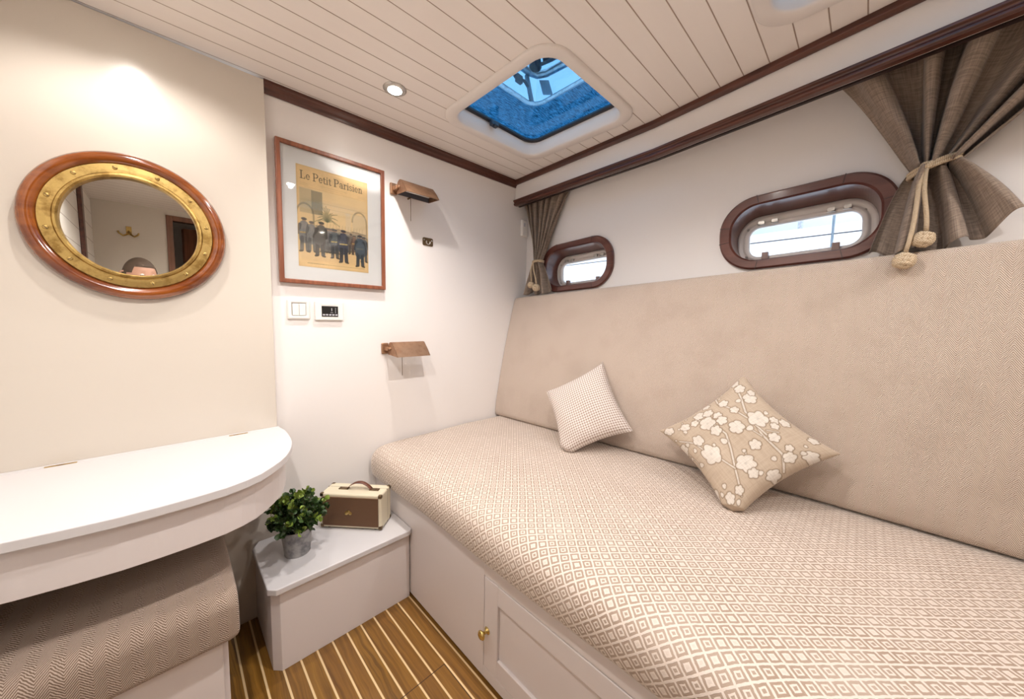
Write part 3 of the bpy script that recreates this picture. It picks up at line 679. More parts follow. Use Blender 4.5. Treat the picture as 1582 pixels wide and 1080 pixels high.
# ------------------------------------------------------------------ cushions
def pillow_base(name, top, right, bottom, left, T_, size, mat, nn=40, pinch=.10, sq=.18):
    top, right, bottom, left = map(Vector, (top, right, bottom, left))
    c_ = (top+right+bottom+left)/4
    e1 = ((top-left)+(right-bottom))/4; e2 = ((top-right)+(left-bottom))/4     # half edges
    n_ = e1.cross(e2).normalized()
    if n_.x > 0: n_ = -n_
    m = MB(); N = nn; idx = {}
    def pt(i, j, s_):
        u_ = -1+2*i/N; v_ = -1+2*j/N
        pu = u_*(1-pinch*(1-v_*v_)*abs(u_)**2.0); pv = v_*(1-pinch*(1-u_*u_)*abs(v_)**2.0)
        h = T_*((1-u_**2)*(1-v_**2))**.42*(1-.0*abs(u_*v_))
        wr = .004*math.sin(7*u_+3*v_)*(1-u_*u_)*(1-v_*v_)
        cu, cv = (1+pu)/2, (1+pv)/2      # bilinear between the four corners
        dq = max(0, sq-(cu+cv))*.5; cu, cv = cu+dq*.8, cv+dq*.8
        p = bottom*(1-cu)*(1-cv)+right*cu*(1-cv)+left*(1-cu)*cv+top*cu*cv
        return p+n_*(h+wr)*s_
    def uvf(i, j): return ((i/N)*size, (j/N)*size)
    for s_ in (1, -1):
        m.grid([[pt(i, j, s_) for j in range(N+1)] for i in range(N+1)], uvs=uvf)
    # seam piping around the edge
    return m, c_, n_, pt, N
m, c_, n_, pt, N = pillow_base('a', (1.515, .895, -.205), (1.445, .690, -.482), (1.250, .925, -.625), (1.375, 1.130, -.368), .065, .34, None)
cu1 = thing('cushion', (1.38, .92, -.60), 'small cushion in fine beige and white houndstooth check', 'cushion', 'throw cushions on the bed')
m.build('cover', M['hound'], cu1)
e = MB(); e.tube([pt(i, 0, 0) for i in range(N+1)]+[pt(N, j, 0) for j in range(1, N+1)]+[pt(N-i, N, 0) for i in range(1, N+1)]+[pt(0, N-j, 0) for j in range(1, N)], .0022, 6, closed=True); e.build('seam_edge', M['hound'], cu1)
e = MB(); a, b = Vector(pt(N, N, 0)), Vector(pt(N, 0, 0))
for k_ in range(60):
    p = a.lerp(b, k_/60*.55)*1.0; p = Vector(pt(N, N-int(k_/60*N*.5), 0)); e.tube([p, p+Vector((rnd_.uniform(-.008, .004), rnd_.uniform(-.008, .004), rnd_.uniform(.002, .010)))], .0006, 4)
e.build('fringe', M['hound'], cu1, label='frayed threads along the upper edge')

m, c_, n_, pt, N = pillow_base('b', (1.545, .308, -.190), (1.475, .020, -.398), (1.225, .245, -.632), (1.415, .560, -.443), .072, .38, None, nn=220, pinch=.16, sq=.20)
cu2 = thing('cushion', (1.42, .28, -.60), 'large tan linen cushion printed with white blossom branches', 'cushion', 'throw cushions on the bed')
fc = m.build('cover', M['floral'], cu2)
# printed blossoms: painted over a unit square (a across bottom->right edge, b bottom->left edge)
res = N+1; A, B = np.meshgrid(np.linspace(0, 1, res), np.linspace(0, 1, res), indexing='ij')
# image-like frame: X to the right, Yv upward in the photo
PXX = (A-B); PYY = (A+B-1)         # -1..1 each, diamond axes
img = np.zeros((res, res, 3)); img[:] = (.50, .40, .305)
nr = np.random.RandomState(3)
dark_l, cream = np.array((.16, .11, .065)), np.array((.69, .625, .55))
def blend(mask, c__):
    mk = np.clip(mask, 0, 1)[..., None]; img[:] = img*(1-mk)+np.array(c__)*mk
def sdl(ax_, ay_, bx_, by_):
    vx, vy = bx_-ax_, by_-ay_; t = np.clip(((PXX-ax_)*vx+(PYY-ay_)*vy)/(vx*vx+vy*vy), 0, 1); return np.hypot(PXX-ax_-t*vx, PYY-ay_-t*vy)
px_ = 2.0/res
def branch(pts, wd):
    d_ = np.min([sdl(*pts[i], *pts[i+1]) for i in range(len(pts)-1)], axis=0)
    blend((wd+.009-d_)/px_+.5, dark_l*1.5); blend((wd-d_)/px_+.5, cream*.94)
def blob(cx_, cy_, r, sq=1.0, ang=0):
    x_ = (PXX-cx_); y_ = (PYY-cy_); ca, sa = math.cos(ang), math.sin(ang)
    xr = x_*ca+y_*sa; yr = -x_*sa+y_*ca; a_ = np.arctan2(yr, xr)
    return np.hypot(xr, yr/sq)-r*(1+.08*np.sin(3*a_+cx_*40))
def flower(cx_, cy_, r, k_=5):
    a0 = nr.uniform(0, 6); d_ = np.full(PXX.shape, 9.)
    for i in range(k_): a_ = a0+2*PI*i/k_; d_ = np.minimum(d_, blob(cx_+math.cos(a_)*r*.62, cy_+math.sin(a_)*r*.62, r*.48))
    d_ = np.minimum(d_, blob(cx_, cy_, r*.4))
    blend((.010-d_)/px_+.5, dark_l*1.3); blend((0-d_)/px_+.5, cream)
    blend((r*.22-np.hypot(PXX-cx_, PYY-cy_))/(px_*3), cream*.72)
def bud(cx_, cy_, r):
    d_ = blob(cx_, cy_, r, nr.uniform(.7, 1), nr.uniform(0, 3)); blend((.009-d_)/px_+.5, dark_l*1.3); blend((-d_)/px_+.5, cream)
def Q(cx_, cy_):        # photo crop pixels -> cushion frame
    L_, R_, T__, B_ = (85, 470), (1370, 640), (670, 70), (610, 1030)
    return ((cx_-(L_[0]+R_[0])/2-.0)/642.5, -(cy_-555-(cx_-727)*.13)/480)
for pts, wd in (([(1075, 790), (1040, 680), (980, 630), (900, 560), (850, 480), (780, 400), (740, 290), (690, 200)], .012), ([(930, 560), (800, 450), (690, 380), (560, 320), (500, 240)], .010),
                ([(800, 910), (740, 760), (700, 640), (660, 550), (560, 480), (440, 440), (380, 430)], .010), ([(740, 760), (640, 710), (520, 670), (420, 610), (270, 590)], .009), ([(900, 570), (830, 530), (730, 510)], .006),
                ([(450, 850), (430, 740), (340, 680)], .005), ([(720, 1030), (640, 960), (560, 900)], .006), ([(820, 780), (800, 650)], .005), ([(330, 540), (300, 460), (270, 420)], .005), ([(930, 530), (1010, 540)], .006)):
    branch([Q(*p) for p in pts], wd)
for x_, y_, r in ((655, 145, .07), (715, 205, .085), (810, 290, .10), (600, 320, .07), (700, 385, .06), (450, 315, .06), (420, 395, .085), (495, 390, .075), (510, 470, .11), (585, 525, .075), (580, 420, .06), (730, 510, .095), (870, 450, .13), (985, 450, .06), (985, 495, .055), (320, 480, .08),
                  (450, 590, .085), (560, 680, .14), (300, 650, .08), (810, 730, .12), (860, 620, .07), (1090, 700, .08), (1080, 640, .05), (1220, 690, .09), (480, 880, .10), (560, 920, .10), (710, 920, .07), (780, 880, .06), (175, 495, .08), (1060, 460, .07), (1230, 570, .06), (980, 575, .07), (870, 790, .07), (1010, 810, .09), (560, 990, .09), (820, 240, .06), (400, 455, .06), (620, 460, .07)):
    flower(*Q(x_, y_), r*.85)
for x_, y_, r in ((720, 310, .035), (930, 400, .03), (820, 520, .04), (650, 595, .04), (350, 620, .03), (420, 660, .03), (465, 750, .035), (370, 710, .02), (660, 860, .03), (640, 905, .025), (990, 705, .03), (1180, 620, .02), (920, 790, .03), (780, 940, .03), (545, 215, .02), (300, 400, .015), (580, 620, .02), (790, 655, .02), (1170, 670, .03), (545, 260, .02), (235, 580, .018), (265, 490, .02), (330, 520, .03)):
    bud(*Q(x_, y_), r)
cc = np.ones((2, res, res, 4), np.float32); cc[:, :, :, :3] = img[None]
cc[1, :, :, :3] = (.50, .40, .305)
ca_ = fc.data.color_attributes.new('paint', 'FLOAT_COLOR', 'POINT'); ca_.data.foreach_set('color', cc.ravel())

# ------------------------------------------------------------------ round porthole mirror
MX, MZ = -.060, .250
mr = thing('round_mirror', (MX, YP, MZ-.21), 'round porthole mirror with brass flange and varnished wood ring above the desk', 'mirror')
MB().lathe([(.172, 0), (.210, 0), (.212, .008), (.209, .020), (.202, .029), (.193, .032), (.184, .029), (.178, .022), (.172, .016)], (MX, YP, MZ), 96, ax='y', cap=False).build('wood_ring', M['mirror_wood'], mr)
MB().lathe([(.174, .012), (.177, .022), (.175, .026), (.160, .027), (.152, .027), (.149, .032), (.144, .033), (.140, .028), (.139, .012)], (MX, YP, MZ), 128, ax='y', cap=False, smooth=False).build('brass_flange', M['brass'], mr)
MB().lathe([(.1425, .012), (.1425, .0135), (0, .0135)], (MX, YP, MZ), 64, ax='y', smooth=False).build('mirror_glass', M['mirror'], mr)
for k_ in range(12):
    a = 2*PI*(k_+.35)/12; x, z = MX+.1645*math.cos(a), MZ+.1645*math.sin(a)
    m = MB(); m.lathe([(.0055, .0260), (.0055, .0282), (.004, .0288), (0, .0288)], (x, YP, z), 12, ax='y'); sc = m.build('screw', M['brass'], mr)
    b_ = rnd_.uniform(0, PI); m = MB(); m.box(-.005, .005, YP-.0291, YP-.0287, -.0006, .0006, T=lambda u_, v_, w_: (x+u_*math.cos(b_)-w_*math.sin(b_), v_, z+u_*math.sin(b_)+w_*math.cos(b_))); m.build('screw_slot', M['dark'], sc)

# ------------------------------------------------------------------ framed magazine cover
pf = thing('framed_print', (.51, 1.6, .13), 'brown wooden frame around an old magazine cover, hanging beside the cream panel', 'picture')
x0, x1, z0, z1 = .309, .727, .126, .660; fw_ = .0165
m = MB(); m.prism([(x0, z0), (x1, z0), (x1, z1), (x0, z1)], lambda a, b: (a, 1.597, b), lambda a, b: (a, 1.578, b), holes=[[(x0+fw_, z0+fw_), (x1-fw_, z0+fw_), (x1-fw_, z1-fw_), (x0+fw_, z1-fw_)]])
m.build('frame', M['pic_wood'], pf, bevel=.003)
MB().box(x0+fw_, x1-fw_, 1.588, 1.590, z0+fw_, z1-fw_).build('mount', M['mat'], pf)
MB().box(x0+fw_, x1-fw_, 1.5835, 1.5845, z0+fw_, z1-fw_).build('glass', M['picpane'], pf)
a0, a1, b0, b1 = .376, .651, .196, .586
NX, NY = 230, 330
m = MB(); m.grid([[(a0+(a1-a0)*i/NX, 1.5875, b0+(b1-b0)*j/NY) for j in range(NY+1)] for i in range(NX+1)], smooth=False)
pr = m.build('printed_cover', M['print'], pf)
U, V = np.meshgrid(np.linspace(0, 1, NX+1), np.linspace(0, 1, NY+1), indexing='ij')      # V up
nr = np.random.RandomState(5)
def vnoise(sx_, sy_):
    g_ = nr.rand(sx_+2, sy_+2); x_ = U*sx_; y_ = V*sy_; xi = x_.astype(int); yi = y_.astype(int); fx = x_-xi; fy = y_-yi
    fx = fx*fx*(3-2*fx); fy = fy*fy*(3-2*fy)
    return (g_[xi, yi]*(1-fx)+g_[xi+1, yi]*fx)*(1-fy)+(g_[xi, yi+1]*(1-fx)+g_[xi+1, yi+1]*fx)*fy
im = np.zeros((NX+1, NY+1, 3)); im[:] = (.80, .57, .28)
im *= (.92+.14*vnoise(9, 12)+.06*vnoise(60, 80))[..., None]
def bl(mask, c__, al=1.0): mk = (np.clip(mask, 0, 1)*al)[..., None]; im[:] = im*(1-mk)+np.array(c__)*mk
def vx(x_, y_): return x_/600., 1-y_/870.     # print laid out as 600 x 870 units, y down
S1 = 1/1.2
def R_(x_, y_, x2, y2, c__, al=1.0, soft=3.0):
    ux, uy = U*600, (1-V)*870
    d_ = np.maximum(np.maximum(x_-ux, ux-x2), np.maximum(y_-uy, uy-y2)); bl(.5-d_/soft, c__, al)
def E_(cx_, cy_, rx, ry, c__, al=1.0, soft=3.0):
    ux, uy = U*600, (1-V)*870; d_ = (np.hypot((ux-cx_)/rx, (uy-cy_)/ry)-1)*min(rx, ry); bl(.5-d_/soft, c__, al)
def Ln(pts, w_, c__, al=1.0, soft=2.6):
    ux, uy = U*600, (1-V)*870; d_ = None
    for (ax_, ay_), (bx_, by_) in zip(pts, pts[1:]):
        vx_, vy_ = bx_-ax_, by_-ay_; t = np.clip(((ux-ax_)*vx_+(uy-ay_)*vy_)/max(1e-6, vx_*vx_+vy_*vy_), 0, 1); e_ = np.hypot(ux-ax_-t*vx_, uy-ay_-t*vy_)
        d_ = e_ if d_ is None else np.minimum(d_, e_)
    bl(.5-(d_-w_)/soft, c__, al)
ink = (.055, .04, .022)
# heading in slab-serif strokes; cap height 62
def arcp(cx_, cy_, rx, ry, a_, b_, n=12): return [(cx_+rx*math.cos(math.radians(a_+(b_-a_)*i/n)), cy_+ry*math.sin(math.radians(a_+(b_-a_)*i/n))) for i in range(n+1)]
def glyph(ch, x_, b_):
    H, h = 64, 40; W_ = 3.9; t_ = 2.2
    if ch == 'L': Ln([(x_+9, b_-H), (x_+9, b_)], W_, ink); Ln([(x_, b_-H), (x_+20, b_-H)], t_, ink); Ln([(x_, b_), (x_+36, b_), (x_+36, b_-16)], t_, ink); return 44
    if ch == 'P': Ln([(x_+9, b_-H), (x_+9, b_)], W_, ink); Ln([(x_, b_), (x_+20, b_)], t_, ink); Ln([(x_, b_-H), (x_+24, b_-H)]+arcp(x_+24, b_-H*.73, 15, H*.27, -90, 90)+[(x_+9, b_-H*.46)], t_, ink); Ln(arcp(x_+23, b_-H*.73, 15, H*.22, -60, 60), W_*.8, ink); return 46
    if ch == 'e': Ln(arcp(x_+13, b_-h/2, 12, h/2, 40, 358), 2.9, ink); Ln([(x_+2, b_-h*.52), (x_+25, b_-h*.52)], 1.8, ink); return 31
    if ch == 'a': Ln(arcp(x_+12, b_-h*.28, 10, h*.28, 0, 360), 2.6, ink); Ln(arcp(x_+12, b_-h*.72, 10, h*.28, -160, 0)+[(x_+22, b_), (x_+28, b_)], 2.9, ink); return 32
    if ch == 't': Ln([(x_+8, b_-h*1.3), (x_+8, b_-5)]+arcp(x_+14, b_-6, 6, 6, 180, 40), 3.2, ink); Ln([(x_, b_-h), (x_+19, b_-h)], 1.9, ink); return 23
    if ch == 'i': Ln([(x_+8, b_-h), (x_+8, b_)], 3.3, ink); Ln([(x_, b_-h), (x_+8, b_-h)], 1.9, ink); Ln([(x_, b_), (x_+16, b_)], 1.9, ink); E_(x_+8, b_-h*1.4, 4.4, 4.4, ink); return 20
    if ch == 'r': Ln([(x_+8, b_-h), (x_+8, b_)], 3.3, ink); Ln([(x_, b_-h), (x_+8, b_-h)], 1.9, ink); Ln([(x_, b_), (x_+17, b_)], 1.9, ink); Ln(arcp(x_+19, b_-h*.70, 10, h*.28, 180, 300), 2.4, ink); E_(x_+24, b_-h*.86, 3.6, 3.6, ink); return 29
    if ch == 's': Ln(arcp(x_+11, b_-h*.75, 9, h*.25, -10, -260, 12)+arcp(x_+11, b_-h*.25, 9.5, h*.25, -90, 165, 12), 2.5, ink); return 26
    if ch == 'n': Ln([(x_+8, b_-h), (x_+8, b_)], 3.3, ink); Ln([(x_, b_-h), (x_+8, b_-h)], 1.9, ink); Ln([(x_, b_), (x_+15, b_)], 1.9, ink); Ln([(x_+19, b_), (x_+35, b_)], 1.9, ink); Ln(arcp(x_+18, b_-h*.66, 9.5, h*.34, 190, 360)+[(x_+27, b_)], 3.0, ink); return 38
    return 18
x_ = 30
for ch in 'Le Petit Parisien': x_ += glyph(ch, x_, 112)*1.06
for i, (xa, xb, yy_) in enumerate(((190, 410, 143), (230, 370, 160), (225, 375, 8), (30, 90, 150), (30, 90, 163), (510, 575, 150), (510, 575, 163), (60, 540, 178))):
    xk = xa
    while xk < xb: wd = nr.uniform(4, 16); Ln([(xk, yy_), (min(xb, xk+wd), yy_)], 1.2, (.30, .20, .10), .55); xk += wd+5
# courtyard
R_(20, 185, 580, 800, (.76, .60, .35), .5, 20); R_(20, 190, 120, 400, (.30, .28, .20), .45, 10); R_(112, 195, 200, 400, (.24, .22, .15), .75, 5)
for k_ in range(7): Ln([(118+k_*12, 200), (118+k_*12, 396)], 1.4, (.12, .11, .07), .6)
for cx_ in (60, 520): 
    Ln(arcp(cx_, 420 if cx_ < 100 else 400, 66, 100, -180, 0)+[(cx_+66, 540)], 7, (.20, .16, .10), .65, 5)
R_(455, 330, 580, 520, (.62, .52, .36), .5, 12); R_(395, 330, 440, 540, (.70, .58, .40), .6, 6); R_(200, 260, 560, 300, (.66, .50, .30), .35, 16)
Ln([(30, 290), (580, 290)], 1.5, (.35, .25, .12), .4); Ln([(200, 330), (580, 330)], 1.2, (.35, .25, .12), .4)
for k_ in range(22):
    a = math.radians(-175+170*k_/21); L_ = nr.uniform(70, 125); x1_ = 235+math.cos(a)*L_; y1_ = 440+math.sin(a)*L_*1.15
    Ln([(235, 450), (235+math.cos(a)*L_*.5, 440+math.sin(a)*L_*.72), (x1_, y1_+abs(math.cos(a))*38)], 2.6, (.13, .14, .07), .7)
E_(120, 310, 90, 40, (.25, .25, .16), .25, 30)
# ground
R_(20, 690, 580, 810, (.74, .50, .24), .6, 16)
for k_ in range(60): xx_ = nr.uniform(30, 560); yy_ = nr.uniform(690, 810); Ln([(xx_, yy_), (xx_+nr.uniform(10, 50), yy_+nr.uniform(-3, 3))], 1, (.50, .32, .14), .4)
def soldier(cx_, top, H, c__, belt=None, al=.92, coat=True, lean=0):
    h = H/8.; dk_ = tuple(v_*.45 for v_ in c__)
    E_(cx_+lean, top+h*.55, h*.42, h*.55, (.50, .30, .17), al); E_(cx_+lean, top+h*.12, h*.62, h*.34, dk_, al)
    Ln([(cx_+lean, top+h*1.5), (cx_+lean*.4, top+h*3.6)], h*.95, c__, al, 4)
    Ln([(cx_+lean-h*.9, top+h*1.6), (cx_-h*1.2, top+h*3.6)], h*.36, dk_, al); Ln([(cx_+lean+h*.9, top+h*1.6), (cx_+h*1.3, top+h*3.4)], h*.36, dk_, al)
    if coat: Ln([(cx_, top+h*3.6), (cx_, top+h*4.8)], h*1.15, c__, al, 4)
    for s_ in (-1, 1): Ln([(cx_+s_*h*.5, top+h*4.6), (cx_+s_*h*.62, top+h*7.6)], h*.42, dk_, al); Ln([(cx_+s_*h*.6, top+h*7.8), (cx_+s_*h*1.0, top+h*7.9)], h*.22, ink, al)
    if belt: Ln([(cx_-h*.8, top+h*3.4), (cx_+h*.8, top+h*3.3)], h*.16, belt, al)
    for k_ in range(4): Ln([(cx_+nr.uniform(-h, h), top+h*nr.uniform(1.5, 4)), (cx_+nr.uniform(-h, h), top+h*nr.uniform(3, 5))], 1.4, dk_, .5)
for k_ in range(20): soldier(150+k_*22, 500+nr.uniform(-6, 8), 190, (.23, .23, .20), al=.55)
for k_ in range(16): Ln([(150+k_*26, 520), (158+k_*26, 455)], 1.3, (.2, .16, .1), .5)
soldier(50, 452, 290, (.22, .22, .22), (.5, .35, .12)); soldier(108, 472, 265, (.24, .24, .23))
for k_ in range(5): soldier(200+k_*26, 505, 220, (.22, .22, .22), al=.8)
soldier(172, 462, 305, (.13, .12, .10), al=.98, lean=14); E_(165, 620, 42, 45, (.14, .13, .12), .9, 8)
soldier(295, 505, 265, (.10, .12, .13), (.6, .45, .15)); soldier(372, 500, 300, (.05, .06, .09), (.55, .42, .15), .98)
soldier(440, 520, 190, (.14, .12, .10)); soldier(470, 530, 180, (.2, .12, .08), (.6, .4, .1))
soldier(560, 530, 240, (.09, .11, .13)); soldier(522, 520, 300, (.06, .09, .12), (.55, .45, .2), .98); E_(525, 640, 45, 62, (.07, .10, .13), .85, 8)
xk = 70
while xk < 560: wd = nr.uniform(5, 20); Ln([(xk, 836), (min(560, xk+wd), 836)], 2.4 if xk < 200 else 1.5, (.22, .14, .07), .8); xk += wd+6
R_(240, 818, 400, 819, (.3, .2, .1), .4)
ed = np.minimum(np.minimum(U, 1-U)*600, np.minimum(V, 1-V)*870); bl(1-ed/14, (.58, .40, .20), .4)
cc = np.ones((NX+1, NY+1, 4), np.float32); cc[..., :3] = im
ca_ = pr.data.color_attributes.new('paint', 'FLOAT_COLOR', 'POINT'); ca_.data.foreach_set('color', cc.ravel())

# ------------------------------------------------------------------ switch and thermostat on the end wall
sw = thing('light_switch', (.372, 1.6, -.016), 'square white double light switch left of the control panel', 'switch')
m = MB(); m.grid([[(a, 1.6-dy, b) for a, b in rrect(.3725, .024, w_, w_, r, 5)] for w_, r, dy in ((.080, .006, 0), (.080, .006, .006), (.074, .006, .010), (.052, .004, .010), (.050, .003, .008))], closeu=True); m.build('plate', M['plastic'], sw)
for x in (.3605, .3845): MB().box(x-.0115, x+.0115, 1.588, 1.593, .000, .047).build('rocker', M['plastic'], sw, bevel=.0015)
cp = thing('climate_control_panel', (.485, 1.6, -.018), 'white wall control panel with a small black display and button row', 'control panel')
MB().box(.430, .540, 1.588, 1.6, -.018, .060).build('housing', M['plastic'], cp, bevel=.003)
MB().box(.454, .518, 1.5868, 1.589, -.003, .041).build('display', M['screen'], cp)
for k_ in range(5): MB().box(.4578+k_*.0121, .4578+k_*.0121+.0085, 1.5855, 1.587, .002, .0075).build('button', M['mark'], cp)
m = MB()
for k_ in range(4): m.box(.506, .5095, 1.5862, 1.5870, .0135+k_*.006, .0155+k_*.006)
m.box(.488, .498, 1.5862, 1.5870, .0138, .0150); m.box(.4915, .494, 1.5862, 1.5870, .021, .033); m.build('display_marks', M['mark'], cp)
MB().box(.452, .520, 1.5870, 1.589, .044, .056).build('flap', M['plastic'], cp, bevel=.001)
wt = thing('wall_sensor', (1.66, 1.6, .53), 'narrow white wall device in the corner, half behind the left curtain', 'sensor')
MB().box(1.633, 1.690, 1.580, 1.6, .535, .640).build('housing', M['plastic'], wt, bevel=.008, seg=3)
MB().box(1.645, 1.66, 1.5785, 1.581, .595, .618).build('sensor_window', M['mark'], wt)

# ------------------------------------------------------------------ latch plate
lp = thing('latch_plate', (.96, 1.6, .365), 'small dark bronze catch plate on the wall below the upper reading lamp', 'wall catch')
MB().prism(rrect(.961, .387, .060, .040, .008, 4), lambda a, b: (a, 1.6, b), lambda a, b: (a, 1.597, b)).build('plate', M['bronze_dark'], lp, bevel=.001)
m = MB(); m.tube([(.961+.011*math.cos(a), 1.594, .385+.011*math.sin(a)) for a in [math.radians(t) for t in range(150, 400, 20)]], .0028, 8); m.build('hook', M['steel'], lp)
for x in (.939, .983): MB().lathe([(.004, 0), (.003, .002), (0, .002)], (x, 1.597, .395), 10, ax='y').build('screw', M['steel'], lp)

# ------------------------------------------------------------------ reading lamps
def lamp(x0, z0, label):     # x0,z0: centre of the wall plate
    r_ = thing('reading_lamp', (x0, 1.6, z0-.03), label, 'wall lamp', 'bronze reading lamps on the end wall')
    MB().box(x0-.017, x0+.017, 1.589, 1.6, z0-.026, z0+.026).build('wall_plate', M['bronze'], r_, bevel=.005, seg=3)
    m = MB(); m.tube([(x0+.002, 1.590, z0-.002), (x0+.004, 1.565, z0-.002), (x0+.004, 1.552, z0), (x0+.012, 1.545, z0+.004)], .0065, 10); m.box(x0-.006, x0+.010, 1.556, 1.590, z0-.010, z0+.008); m.build('arm', M['bronze'], r_, bevel=.002)
    xa, xb = x0+.006, x0+.176
    prof = [(1.572, -.028), (1.572, -.005)]+[(1.545+.027*math.cos(math.radians(a)), .002+.030*math.sin(math.radians(a))) for a in range(10, 120, 15)]+[(1.500, -.006), (1.478, -.034)]
    th = .0022; cy_, cz_ = 1.535, -.012
    def ring(x, k_): return [(x, cy_+(y-cy_)*k_, z0+cz_+(z-cz_)*k_ if i not in (0, len(prof)-1) else z0+z) for i, (y, z) in enumerate(prof)]
    m = MB(); n_ = len(prof)
    outer_ = [ring(xa, 1), ring(xb, 1)]; inner_ = [ring(xa+th, .93), ring(xb-th, .93)]
    m.grid(outer_); sh = m.build('shade', M['bronze'], r_)
    m = MB(); m.grid(inner_); m.build('shade_lining', M['lampin'], sh)
    for x in (xa, xb-.003):
        m = MB(); m.prism([(y, z) for y, z in prof], lambda a, b: (x, a, z0+b), lambda a, b: (x+.003, a, z0+b)); m.build('end_cap', M['bronze'], sh)
    m = MB(); m.tube([(xa+.02, 1.540, z0-.008), (xb-.02, 1.540, z0-.008)], .008, 10); m.build('bulb_tube', M['plastic'], r_)
    m = MB(); m.tube([(xa+.070, 1.572, z0-.024), (xa+.055, 1.572, z0-.036)], .004, 8); m.tube([(xa+.070, 1.572, z0-.03), (xa+.070, 1.572, z0-.135)], .0013, 6); m.build('pull_rod', M['bronze_dark'], r_)
    return r_
L1 = lamp(.776, .598, 'bronze reading lamp beside the picture frame, the upper of two')
L2 = dup(L1, (.726, 1.6, -.148-.03), 'bronze reading lamp low above the head of the bed, the lower of two')

# ------------------------------------------------------------------ curtains and rope ties
def curtain(label, ktop, tie, kbot, nf, seed, xo=-.035, zt=.785, ripple=.034, lab_rope=''):
    """ktop (yl, yr) at the rail, tie (yl, yr, z), kbot (yl, yr, zl, zr)"""
    rr_ = random.Random(seed); NU, NV = 150, 70
    ph = [rr_.uniform(-.5, .5) for _ in range(12)]
    tz = tie[2]; m = MB(); rows = []
    for j in range(NV+1):
        t = j/NV; up_part = t < .62
        row = []
        for i in range(NU+1):
            s_ = i/NU
            if up_part:
                f_ = t/.62; e_ = f_**1.35; yl = ktop[0]+(tie[0]-ktop[0])*(1-(1-f_)**1.25 if False else f_**.95); yr = ktop[1]+(tie[1]-ktop[1])*(f_**.95)
                amp = ripple*(.8-.25*f_); z = zt+(tz-zt)*f_; grow = 1-f_
            else:
                f_ = (t-.62)/.38; g_ = f_**.75; yl = tie[0]+(kbot[0]-tie[0])*g_; yr = tie[1]+(kbot[1]-tie[1])*g_
                amp = ripple*(.55+.35*f_); zb_ = kbot[2]+(kbot[3]-kbot[2])*max(0, (s_-.55)/.45)**1.4; z = tz+(zb_-tz)*f_; grow = f_
                z += .012*f_*math.sin(2*PI*s_*3.3+ph[1])
            warp = s_+.026*math.sin(2*PI*(s_*2.3+ph[0]+.25*t))+.012*math.sin(2*PI*(s_*5.1+ph[5]-.5*t))
            a_ = 2*PI*(nf if up_part else nf*.52)*warp+.7*math.sin(3*t+ph[2]*4)
            fold = math.sin(a_)+.22*math.sin(2*a_+ph[3]*6)+.25*math.sin(a_*.5+ph[4]*6+2*t)
            
            y = yl+(yr-yl)*s_
            pinchd = 1-.0*f_; ff = min(1, t/.62) if up_part else 1
            xtop = xc(y)+.090; xlow = xw(y)+xo-.012; x = xtop+(xlow-xtop)*min(1, ff**.8)+amp*fold*.62*(1+.35*math.sin(2*PI*s_*1.7+ph[6]*6+2.5*t))
            y += .55*abs(yr-yl)/(2*PI*nf)*math.sin(2*a_)*(1 if abs(yr-yl) > .12 else .5)
            # bundle roundness at the tie
            near = math.exp(-((z-tz)/.05)**2); x -= near*.016*(1-(2*s_-1)**2)
            row.append((min(x, xw(y)-.024), y, z))
        rows.append(row)
    wtop = abs(ktop[1]-ktop[0])*1.9
    m.grid(rows, uvs=lambda i, j: (j/NU*wtop, i/NV*.56))
    o = m.build('curtain', M['curtain']); sd = o.modifiers.new('thick', 'SOLIDIFY'); sd.thickness = .0012
    tag(o, label, 'curtain', 'taupe curtains on the hull wall')
    return o
curtain('taupe linen curtain tied back in the far left corner of the hull wall', (1.600, 1.225), (1.475, 1.420, .360), (1.585, 1.335, .168, .175), 6.5, 3)
curtain('taupe linen curtain tied back on the right, nearest the viewer', (.125, -.52), (-.062, -.150, .465), (.012, -.262, .228, .30), 5.6, 5, ripple=.085)

